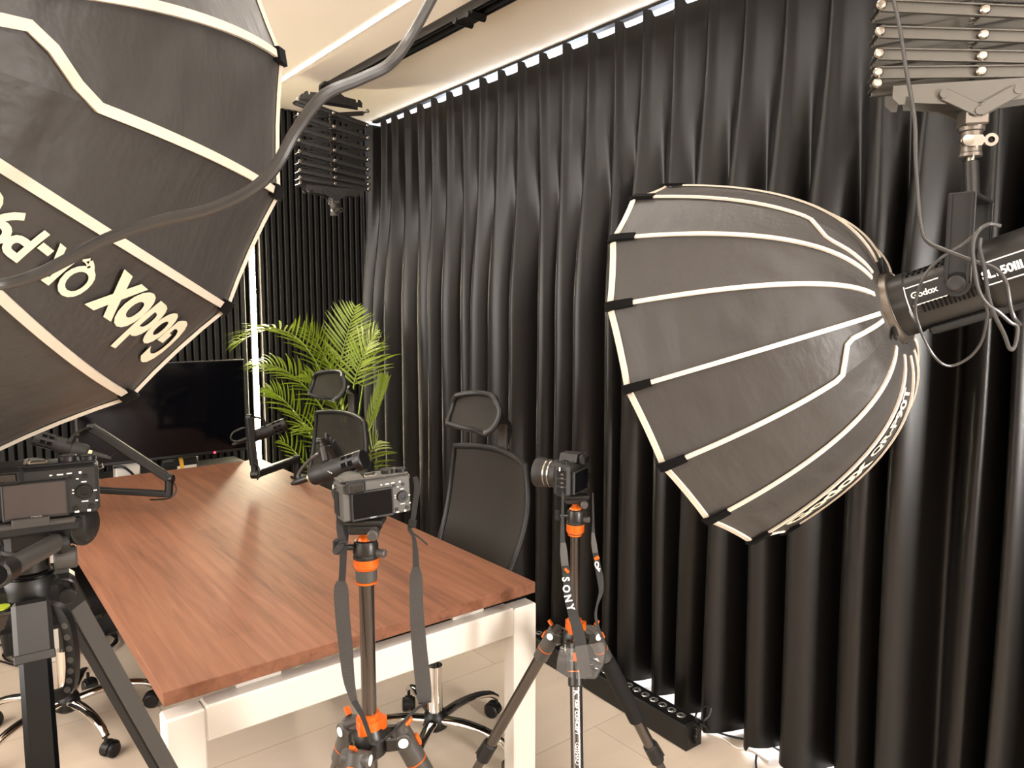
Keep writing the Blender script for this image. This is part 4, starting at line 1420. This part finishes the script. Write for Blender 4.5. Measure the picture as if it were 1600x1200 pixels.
# ================================================================== PARABOLIC SOFTBOXES
def softbox(label, c, ring, axis, phase, sg, R, kexp, r0, kinks, logo, up_sign, kt, wr_seed, twist_pan=()):
    """c: rim centre, ring: speed ring centre, 16 ribs; kinks: {rib: side} zip openings; logo: (rib, next rib)"""
    NR = 16
    c, ring, axis = Vector(c), Vector(ring), Vector(axis).normalized()
    e1 = axis.cross(Vector((0, 0, 1))).normalized()
    e2 = axis.cross(e1)
    t = thing('softbox', label, 'softbox', ring, group='round softboxes with cream piping')

    def pt(i, u, lift=0.0):
        """i: rib coordinate (fraction = across the panel), u: 0 ring..1 rim"""
        r = r0 + (R - r0) * u ** kexp
        k = math.floor(i)
        f = i - k
        a0, a1 = phase + sg * 2 * PI * k / NR, phase + sg * 2 * PI * (k + 1) / NR
        d0 = e1 * math.cos(a0) + e2 * math.sin(a0)
        d1 = e1 * math.cos(a1) + e2 * math.sin(a1)
        d = d0 * (1 - f) + d1 * f
        sag = 4 * f * (1 - f)
        d = d * (1 - .012 * sag * (1 - u * .3))
        return ring.lerp(c, u) + d * r + d.normalized() * lift

    # arc length table along a rib
    US = [j / 60 for j in range(61)]
    AL = [0.0]
    for j in range(60):
        AL.append(AL[-1] + (pt(0, US[j + 1]) - pt(0, US[j])).length)
    LEN = AL[-1]

    def u_at(s):
        s = max(0.0, min(LEN, s))
        for j in range(60):
            if AL[j + 1] >= s:
                q = (s - AL[j]) / max(1e-9, AL[j + 1] - AL[j])
                return US[j] + (US[j + 1] - US[j]) * q
        return 1.0

    fb = MB()
    nu, nv = 36, 8
    for k in range(NR):
        amp = .0036 + .0022 * ((k * 7 + wr_seed) % 3)
        ph0 = k * 2.3 + wr_seed

        def fn(a, b, k=k, amp=amp, ph0=ph0):
            u = u_at(LEN * a)
            edge = min(1, 5 * b, 5 * (1 - b))
            # creases run across the panel, fanning out from the seams
            w = math.sin(a * 46 + ph0 + 2.2 * noise.noise(Vector((a * 5, b * 1.4, ph0)))) * noise.noise(Vector((a * 3.1, b * 2.0, ph0 + 5)))
            w += .8 * noise.noise(Vector((a * 9 + 2 * b, b * 1.6, ph0 + 9)))
            return pt(k + min(b, .9999), u, amp * w * edge * min(1, 6 * (1 - a)))
        fb.grid(fn, nu, nv, uv=True)
    fb.obj('fabric', 'nylon', t, world=True, sharp=180)

    # white diffusion cloth closing the mouth, set back a little
    df = MB()
    ctr = ring.lerp(c, .93)
    rim = [pt(k, .93) for k in range(NR)]
    df.add([ctr] + [ctr.lerp(p, .97) for p in rim], [(0, 1 + k, 1 + (k + 1) % NR) for k in range(NR)])
    df.obj('diffusion_cloth', 'diffuser', t, world=True)

    for k in range(NR):
        P = []
        SD = []
        for j in range(33):
            s = LEN * (.01 + .92 * j / 32)
            u = u_at(s)
            i = float(k)
            if k in kinks:
                side, dep = kinks[k]
                tt = s / LEN
                w = 1 - min(1, max(0, (tt - (kt - .05)) / .09))
                w = w * w * (3 - 2 * w)
                i += side * dep * w
            P.append(pt(i, u, .0035))
            SD.append(pt(k + .01, u) - pt(k - .01, u))
        MB().sweep(P, SD, .0092, .004, sm=0).obj('rib_piping', 'piping', t, world=True)
    E = []
    rb = MB()
    loop = []
    for k in range(NR):
        for q in (0, .25, .5, .75):
            loop.append(pt(k + q, 1.0, .001))
    m = len(loop)
    rg = []
    for j in range(m):
        tg = (loop[(j + 1) % m] - loop[j - 1]).normalized()
        o = (loop[j] - c).normalized()
        a, b = axis * .0065, o * .0025
        rg.append([loop[j] - a - b, loop[j] + a - b, loop[j] + a + b, loop[j] - a + b])
    rb.rings(rg, closed=True)
    rb.obj('rim_piping', 'piping', t, world=True)
    for k in range(NR):
        P = [pt(k, u_at(LEN * q), .0055) for q in (.905, .94, .97, .995)]
        P.append(pt(k, 1, .004) + axis * .010)
        SD = [pt(k + .01, .97) - pt(k - .01, .97)] * 5
        MB().sweep(P, SD, [.017, .018, .019, .020, .020], .007).obj('rib_end_tab', 'velcro', t, world=True)
    # speed ring and its cord edging
    x = MB()
    x.lathe([(r0 * .78, -.012), (r0 * .92, -.012), (r0 * .96, .0), (r0 * .96, .022), (r0 * .78, .022)], ring, axis, 36)
    x.obj('speed_ring', 'grey', t, world=True)
    cr = []
    for j in range(48):
        a = 2 * PI * j / 48
        d = e1 * math.cos(a) + e2 * math.sin(a)
        cr.append(ring + axis * .012 + d * (r0 + .012 + .003 * math.cos(8 * a)))
    MB().tube(cr, .0055, n=8, closed=True).obj('ring_cord', 'piping', t, world=True)
    lv = MB()
    for j in range(3):
        a = 2 * PI * j / 3 + .4
        d = e1 * math.cos(a) + e2 * math.sin(a)
        lv.bar(ring + d * r0 * .9 - axis * .004, ring + d * (r0 + .030) - axis * .010, .012, .008, up=tuple(axis), b=.002)
    lv.obj('locking_tab', 'blkm', t, world=True)

    # printed lettering running from the rim towards the ring
    a, b = logo
    mid = (a + b) / 2 if abs(a - b) == 1 else a + .5
    k = min(a, b)

    def lay(x, y):
        s = LEN - x
        u = u_at(s)
        wd = (pt(k + .999, u) - pt(k, u)).length
        f = .5 + up_sign * y / wd
        f = min(.97, max(.03, f))
        return pt(k + f, u, .0045)
    for (s, size, bold, x0, dy, sp) in (('Godox', .094, .0032, .064, -.033, .95), ('QR-P90T', .047, .0012, .342, -.0165, .96)):
        vs, fs = text_mesh(s, size, bold, 0, 'LEFT', sp, sub=.010)
        MB().add([lay(x + x0, y + dy) for x, y in vs], fs).obj('printed_lettering', 'print', t, world=True, sharp=180)
    return t


softbox('round black softbox with cream piping hanging at right in front of the curtain', (1.5918, 1.1440, 1.3764), (1.5754, .7200, 1.4993), (-.1532, .9305, -.3326),
        -2.0638, -1, .4635, .4634, .079, {4: (-1, .62), 0: (1, .5)}, (6, 7), -1, .27, 3)
softbox('very large dark softbox in the upper left foreground, cut off by the picture edge', (-.0405, 1.0824, 1.7517), (-.0938, .6706, 1.6995), (.1404, .9731, .1826),
        6.0984, 1, .45, .4637, .0796, {1: (-1, .60), 13: (1, .5)}, (2, 3), 1, .20, 8)

# ================================================================== SCISSOR LIFTS
def scissor_lift(label, x, y, ztop, zbot, az, arm_m, group_label, frac):
    """az: world heading of the arm direction; frac: relative level heights, top to bottom"""
    t = thing('scissor_lift', label, 'scissor lift', (x, y, ztop), az, group='scissor lifts hanging from the ceiling rails')
    W = .178
    tot = sum(frac)
    H = ztop - zbot
    zs = [-.085]
    for f in frac:
        zs.append(zs[-1] - (H - .17) * f / tot)
    # carriage on the rail
    cg = MB()
    cg.box((0, 0, .014), (.10, .07, .016), b=.003)
    cg.cyl((0, 0, .010), (0, 0, -.045), .017, n=20)
    cg.tube([(-.045, 0, .012), (-.06, 0, -.01), (-.055, 0, -.02)], .005, n=8, sm=3)
    cg.obj('carriage', 'pantoblk', t)
    n = len(zs) - 1
    for k in range(n):
        za, zb = zs[k], zs[k + 1]
        for (yy, lr) in ((-.022, 1), (.022, -1)):
            for dy in (0,):
                o = MB()
                o.bar((-W * lr, yy + dy, za), (W * lr, yy + dy, zb), .004, .021, up=(0, 0, 1), b=.001)
                # folded lip of the pressed steel arm
                p0, p1 = V(-W * lr, yy - .004 * lr * 1.0, za + .0098), V(W * lr, yy - .004 * lr, zb + .0098)
                o.bar(p0, p1, .009, .0022, up=(0, 0, 1))
                o.bar(p0 - V(0, 0, .0196), p1 - V(0, 0, .0196), .009, .0022, up=(0, 0, 1))
                o.obj('scissor_arm', arm_m, t)
        # second pair at the back so every arm is doubled
        o = MB().bar((-W, .034, za), (W, .034, zb), .004, .021, up=(0, 0, 1), b=.001)
        o.obj('scissor_arm', arm_m, t)

    def bolt(px, pz, front=-.030):
        bl = MB()
        bl.cyl((px, front + .003, pz), (px, .040, pz), .0045, n=10)
        bl.lathe([(.0045, .002), (.0095, .001), (.0095, -.002), (.0070, -.0050), (.0, -.0056)][::-1], (px, front, pz), (0, 1, 0), 16)
        bl.obj('bolt', 'steel', t)
    for k in range(n + 1):
        bolt(-W, zs[k])
        bolt(W, zs[k])
    for k in range(n):
        bolt(0, (zs[k] + zs[k + 1]) / 2)
    sp_ = MB()
    for k in range(n):
        z0, z1 = (zs[k] + zs[k + 1]) / 2, (zs[min(k + 1, n - 1)] + zs[min(k + 2, n)]) / 2
        if k < n - 1:
            m_ = 24
            sp_.tube([(-.012 + .005 * math.cos(j * 1.9), .005 * math.sin(j * 1.9), z0 + (z1 - z0) * j / m_) for j in range(m_ + 1)], .0012, n=5)
    sp_.obj('counter_springs', 'steel', t)
    # end plates with slots, and the folding brackets
    for (ze, sgn) in ((zs[0] + .012, 1), (zs[-1] - .006, -1)):
        for yy in (-.028, .028):
            pl = MB()
            poly = [(-.150, 0), (.150, 0), (.150, .024), (.138, .036), (.128, .036), (.126, .022), (.118, .022), (.116, .034), (.05, .040), (-.05, .040), (-.116, .034), (-.118, .022), (-.126, .022), (-.128, .036), (-.138, .036), (-.150, .024)]
            pl.prism([(a, sgn * b) for a, b in poly], (0, yy - .0015, ze), (1, 0, 0), (0, 0, 1), (0, 1, 0), .003)
            pl.obj('end_plate', arm_m, t)
    ze = zs[-1] - .028
    for yy in (-.033, .033):
        yb = MB()
        yb.bar((-.062, yy, ze), (0, yy, ze - .034), .004, .022, up=(0, 0, 1), b=.001)
        yb.bar((.062, yy, ze), (0, yy, ze - .034), .004, .022, up=(0, 0, 1), b=.001)
        for px, pz in ((-.062, ze), (.062, ze), (0, ze - .034)):
            yb.cyl((px, yy - .004, pz), (px, yy + .004, pz), .008, n=14)
        yb.obj('folding_bracket', arm_m, t)
    zt = zs[0] + .034
    for yy in (-.033, .033):
        yt = MB()
        yt.bar((-.062, yy, zt), (0, yy, zt + .034), .004, .022, up=(0, 0, 1), b=.001)
        yt.bar((.062, yy, zt), (0, yy, zt + .034), .004, .022, up=(0, 0, 1), b=.001)
        yt.obj('top_bracket', arm_m, t)
    sk = MB()
    sk.box((0, 0, ze - .040), (.040, .058, .034), b=.003)
    sk.lathe([(.022, ze - .056), (.022, ze - .064), (.0185, ze - .066), (.0185, ze - .104), (.020, ze - .106), (.020, ze - .112), (.012, ze - .114)], n=26)
    sk.obj('socket', 'grey' if arm_m == 'satin' else 'greyp', t)
    cp = MB()
    cp.prism([(-.020, -.010), (.010, -.010), (.018, 0), (.010, .010), (-.020, .010), (-.027, 0)], (0, -.026, ze - .086), (1, 0, 0), (0, 0, 1), (0, 1, 0), .006)
    cp.lathe([(.010, 0), (.010, -.004), (.0, -.005)][::-1], (-.014, -.026, ze - .086), (0, 1, 0), 18)
    cp.lathe([(.006, -.005), (.012, -.005), (.012, .003), (.006, .003)], (.026, -.02, ze - .086), (0, 1, 0), 18, cap=False)
    cp.obj('socket_lever', 'steel', t)
    return t, ze - .114


LV = [1.15, 1.0, .92, .85, .78, .66, .55, .40]
scissor_lift('black scissor lift carrying nothing, folded up at the far end of the ceiling rail', 1.640, 3.52, 2.575, 2.018, -.06, 'pantoblk', 'l', LV)
RT, zr = scissor_lift('scissor lift with bright metal arms above the right softbox lamp', 1.600, .602, 2.575, 1.845, -.90, 'satin', 'r', [.065, .065, .062, .06, .058, .057, .053, .049, .041, .035, .021])
scissor_lift('scissor lift over the left foreground softbox', -.112, .546, 2.575, 2.05, -.541, 'pantoblk', 'm', [.8, .7, .6, .5])


# ================================================================== STUDIO LAMPS BEHIND THE SOFTBOXES
def studio_lamp(label, ring, axis, hang, zh, lettering=True):
    """body runs back from the speed ring; hang: point where the yoke spigot enters the lift"""
    ring, b = Vector(ring), -Vector(axis).normalized()
    h = b.cross(Vector((0, 0, 1))).normalized()
    if h.x > 0:
        h = -h
    up = h.cross(b)
    if up.z < 0:
        up = -up
    R = Matrix((b, up, h)).transposed()
    mw = Matrix.Translation(ring) @ R.to_4x4()
    t = thing('studio_lamp', label, 'studio lamp', mw=mw, group='studio lamps behind the softboxes')
    bd = MB()
    bd.lathe([(.058, .004), (.064, .010), (.064, .040), (.061, .044), (.061, .165), (.058, .172)], (0, 0, 0), (1, 0, 0), 36)
    bd.obj('body', 'dgrey', t)
    MB().lathe([(.062, -.012), (.0665, -.006), (.0665, .010), (.062, .014)], (0, 0, 0), (1, 0, 0), 36).obj('bayonet_ring', 'grey', t)
    rr = MB()
    rr.lathe([(.056, .168), (.068, .180), (.070, .190), (.070, .300), (.066, .312), (.050, .316)], (0, 0, 0), (1, 0, 0), 36)
    rr.obj('rear_housing', 'dgrey', t)
    bt = MB().box((.16, -.066, 0), (.21, .016, .055), b=.004)
    bt.obj('base_rail', 'blkm', t)
    MB().cyl((.27, -.076, .0), (.27, -.076, .05), .014, n=18, b=.002).obj('clamp_knob', 'steel', t)
    for k in range(14):
        x = .066 + k * .0078
        a = -.36
        vt = MB().box((x, .0612 * math.sin(a), .0612 * math.cos(a)), (.0034, .018, .003), Matrix.Rotation(-a, 3, 'X'))
        vt.obj('vent_slot', 'slat_back', t)
    for k in range(9):
        x = .050 + k * .011
        for j in range(2):
            a = .95 + .16 * j
            vt = MB().box((x + .003 * j, .0612 * math.sin(a), .0612 * math.cos(a)), (.005, .006, .003), Matrix.Rotation(-a, 3, 'X'))
            vt.obj('vent_slot', 'slat_back', t)

    def skin(x, y, r):
        a = y / r
        return Vector((x, r * math.sin(a), r * math.cos(a)))
    lp = MB()
    lp.grid(lambda u, v: skin(.048 + .108 * u, -.012 + .037 * v, .0614), 6, 6)
    lp.grid(lambda u, v: skin(.182 + .110 * u, -.018 + .040 * v, .0704), 6, 6)
    lp.obj('label_panel', 'blkm', t)
    ln = MB()
    for (x0, x1, y, r) in ((.045, .105, .026, .0618), (.050, .112, -.013, .0618), (.178, .294, .023, .0708), (.176, .294, -.019, .0708)):
        ln.sweep([skin(x0 + (x1 - x0) * q / 4, y, r) for q in range(5)], skin(x0, y + .01, r) - skin(x0, y - .01, r), .0022, .0006)
    ln.sweep([skin(.0435, .030 - .050 * q / 6, .0646) for q in range(7)], (1, 0, 0), .002, .0006)
    ln.obj('label_lines', 'whiteprint', t)
    if lettering:
        for (s, size, bold, x0, y0, r, nm) in (('Godox', .0175, .0004, .051, .001, .0618, 'maker_lettering'), ('SL150III', .0215, .0008, .176, -.007, .0709, 'model_lettering')):
            vs, fs = text_mesh(s, size, bold, 0, 'LEFT', .96, sub=.004)
            MB().add([skin(x + x0, y + y0, r) for x, y in vs], fs).obj(nm, 'whiteprint', t)
    # yoke: two arms, a crossbar and a spigot, all upright
    px = .136
    inv = (R.to_4x4().to_3x3()).inverted()
    zl = inv @ Vector((0, 0, 1))                      # world up in lamp axes
    fl = Vector((0, 0, 1)).cross(zl)                   # across the arm
    yk = MB()
    for s in (-1, 1):
        c0 = Vector((px, 0, s * .079))
        top = c0 + zl * .165
        yk.bar(c0, top, .046, .006, up=(0, 0, 1), b=.001)
        yk.cyl(c0 - Vector((0, 0, .003)), c0 + Vector((0, 0, .003)), .023, n=24)
        yk.bar(c0 + fl * .017, top + fl * .017, .004, .010, up=(0, 0, 1))
        yk.bar(c0 - fl * .017, top - fl * .017, .004, .010, up=(0, 0, 1))
    yk.bar(Vector((px, 0, -.082)) + zl * .165, Vector((px, 0, .082)) + zl * .165, .046, .008, up=tuple(zl), b=.002)
    yk.obj('yoke', 'blkm', t)
    kn = MB()
    kn.lathe([(.016, .002), (.016, .008), (.011, .010), (.011, .016), (.0, .017)], (px, 0, .079), (0, 0, 1), 24)
    kn.obj('yoke_bolt', 'dgrey', t)
    hl = mw.inverted() @ Vector(hang)
    root = Vector((px, 0, 0)) + zl * .166
    sg = MB()
    sg.cyl(root, root + (hl - root) * .80, .0135, n=22, b=.001)
    sg.obj('yoke_spigot', 'dgrey', t)
    MB().cyl(root + (hl - root) * .78, hl, .009, n=18).obj('spigot_pin', 'steel', t)
    return t


studio_lamp('black studio lamp with white lettering on its side, feeding the right softbox', (1.5754, .7200, 1.4993), (-.1532, .9305, -.3326), (1.600, .602, 1.845 + .085 - .028 - .104), 0)
studio_lamp('black studio lamp behind the left foreground softbox', (-.0938, .6706, 1.6995), (.1404, .9731, .1826), (-.112, .546, 2.05 + .085 - .028 - .104), 0, lettering=False)


# ================================================================== CABLES
def cable(label, pts, r, m='cable', sm=8, n=10):
    P = [Vector(p) for p in pts]
    t = thing('power_cable', label, 'cable', P[0], group=None)
    MB().tube(P, r, n=n, sm=sm).obj('sheath', m, t, world=True)
    return t


cable('thick grey cable looping down across the left softbox in the foreground',
      [(0.4031, 0.5110, 1.9653), (0.3610, 0.5022, 1.8400), (0.3338, 0.5012, 1.7655), (0.3129, 0.4999, 1.7271), (0.2932, 0.4985, 1.6956), (0.2711, 0.4873, 1.6730), (0.2491, 0.4901, 1.6595), (0.2246, 0.4948, 1.6454), (0.2081, 0.5046, 1.6213), (0.1963, 0.5109, 1.5980), (0.1824, 0.5197, 1.5818), (0.1591, 0.5364, 1.5682), (0.1308, 0.5576, 1.5599), (0.1024, 0.5785, 1.5480), (0.0771, 0.5963, 1.5322), (0.0591, 0.6091, 1.5217), (0.0415, 0.6224, 1.5164), (0.0216, 0.6640, 1.5189), (0.0020, 0.7477, 1.5506)], .0041)
cable('thin grey cable hanging from the scissor lift to the right studio lamp',
      [(1.4225, 0.7019, 2.1335), (1.4328, 0.6846, 2.0633), (1.4334, 0.6706, 2.0088), (1.4325, 0.6548, 1.9314), (1.4283, 0.6337, 1.8418), (1.4147, 0.6215, 1.7648), (1.4084, 0.6125, 1.7069), (1.3939, 0.5964, 1.6425), (1.3905, 0.5828, 1.6157), (1.3996, 0.5542, 1.5989), (1.4167, 0.5192, 1.5814), (1.4232, 0.4864, 1.5661), (1.4247, 0.4694, 1.5421), (1.4275, 0.4625, 1.5069), (1.4312, 0.4568, 1.4855), (1.4504, 0.4528, 1.4725)], .0036)
cable('grey cable in a wide loop below the right studio lamp',
      [(1.4212, 0.5212, 1.6240), (1.4167, 0.5358, 1.6106), (1.3973, 0.5609, 1.5882), (1.3930, 0.5860, 1.5580), (1.4000, 0.6010, 1.5188), (1.4078, 0.6039, 1.4901), (1.4243, 0.5991, 1.4552), (1.4465, 0.5898, 1.4198), (1.4608, 0.5757, 1.3987), (1.4772, 0.5624, 1.3952), (1.4792, 0.5373, 1.4118), (1.4749, 0.5187, 1.4392), (1.4618, 0.5080, 1.4737), (1.4530, 0.5054, 1.4994), (1.4220, 0.5081, 1.5289), (1.4074, 0.5104, 1.5558)], .0026)
cable('bundle of grey cable coiled around the back of the right studio lamp',
      [(1.4231, 0.4830, 1.6370), (1.4082, 0.4952, 1.6402), (1.3874, 0.5034, 1.6269), (1.3792, 0.5067, 1.6025), (1.3793, 0.5018, 1.5653), (1.3828, 0.4941, 1.5281), (1.3924, 0.4838, 1.5069), (1.4058, 0.4715, 1.4941), (1.4256, 0.4601, 1.4770), (1.4351, 0.4514, 1.4674), (1.4298, 0.4516, 1.4375), (1.4227, 0.4565, 1.4322), (1.4103, 0.4634, 1.4590), (1.3998, 0.4759, 1.4909), (1.3942, 0.4844, 1.5228), (1.3919, 0.4918, 1.5653), (1.3880, 0.4990, 1.5972), (1.3901, 0.4999, 1.6163)], .0033)

# ================================================================== FLOOR LIGHT BAR AND FLOOR CABLES
t = thing('light_bar', 'long black light bar with round lenses on the floor at the curtain', 'light bar', (1.998, 2.05, 0), -.045)
BL = 1.10
MB().box((0, 0, .044), (.080, BL, .088), b=.003).obj('housing', 'blkm', t)
MB().box((0, 0, .0885), (.066, BL - .02, .002)).obj('top_plate', 'slat_back', t)
LP_ = .0425
for k in range(24):
    y = -BL / 2 + .055 + k * LP_
    ln = MB().lathe([(.0165, .0895), (.0165, .0915), (.0150, .0925), (.0060, .0902)], (0, y, 0), (0, 0, 1), 20)
    l_ = ln.obj('lens', 'reflector', t)
    MB().lathe([(.0070, .0900), (.0066, .0922), (.003, .0932)], (0, y, 0), (0, 0, 1), 14).obj('lens_core', 'glass', l_)
en = MB()
for s in (-1, 1):
    en.box((0, s * (BL / 2 + .002), .044), (.080, .006, .088), b=.002)
en.obj('end_cap', 'blk', t)
bk = MB()
bk.box((-.002, -BL / 2 - .012, .050), (.012, .02, .06), b=.003)
bk.cyl((.0, -BL / 2 - .008, .045), (.0, -BL / 2 - .022, .045), .012, n=14, b=.002)
bk.box((.025, -BL / 2 - .012, .082), (.022, .02, .014), b=.003)
bk.obj('tilt_bracket', 'blk', t)

cable('thin black cable arching up from the near end of the floor light bar',
      [(2.0061, 1.4963, 0.0750), (1.9625, 1.4829, 0.1200), (1.9992, 1.4982, 0.1300), (2.0386, 1.4933, 0.1300), (2.0536, 1.4882, 0.1200), (2.0372, 1.4832, 0.1000), (2.0162, 1.4934, 0.0750), (2.0821, 1.5088, 0.0200), (2.1219, 1.4568, 0.0060), (2.1492, 1.4106, 0.0060), (2.1848, 1.3582, 0.0060), (2.1400, 1.2468, 0.0325)], .0035, 'cableb', sm=6)
cable('thin white cable lying on the floor next to the curtain hem', [(2.0741, 1.5187, 0.0040), (2.0907, 1.4609, 0.0040), (2.0837, 1.4038, 0.0040), (2.1138, 1.3612, 0.0040), (2.0994, 1.2907, 0.0040)], .003, 'white', sm=6)
cable('black cable emerging from under the curtain at the bottom of the picture', [(2.0779, 1.3207, 0.0200), (2.0589, 1.3099, 0.0060), (2.0280, 1.2823, 0.0060), (1.9934, 1.2227, 0.0060), (2.0931, 1.2056, 0.0060), (2.1473, 1.2270, 0.0060), (2.1623, 1.2640, 0.0060), (2.1600, 1.2125, 0.0239)], .0035, 'cableb', sm=6)
cable('tangle of thin black cables on the floor at the left edge under the table',
      [(0.1200, 3.8901, 0.0100), (0.2015, 3.8817, 0.0100), (0.2848, 3.8679, 0.0120), (0.3088, 3.7676, 0.0120), (0.2487, 3.7365, 0.0120), (0.1702, 3.7680, 0.0120), (0.1963, 3.6584, 0.0120), (0.2900, 3.6787, 0.0100), (0.2959, 3.5996, 0.0100), (0.2145, 3.6061, 0.0100), (0.1625, 3.6902, 0.0100), (0.1137, 3.7727, 0.0100)], .004, 'cableb', sm=6)
cable('black cable looped on the floor beside a caster of the left chair',
      [(0.4957, 3.5828, 0.0200), (0.5471, 3.6613, 0.0300), (0.5857, 3.6308, 0.0300), (0.5581, 3.5653, 0.0200), (0.5167, 3.5616, 0.0100), (0.4858, 3.5242, 0.0100), (0.5419, 3.5306, 0.0200), (0.5827, 3.6027, 0.0200), (0.5444, 3.7229, 0.0300), (0.4984, 3.7593, 0.0300)], .005, 'cableb', sm=6)
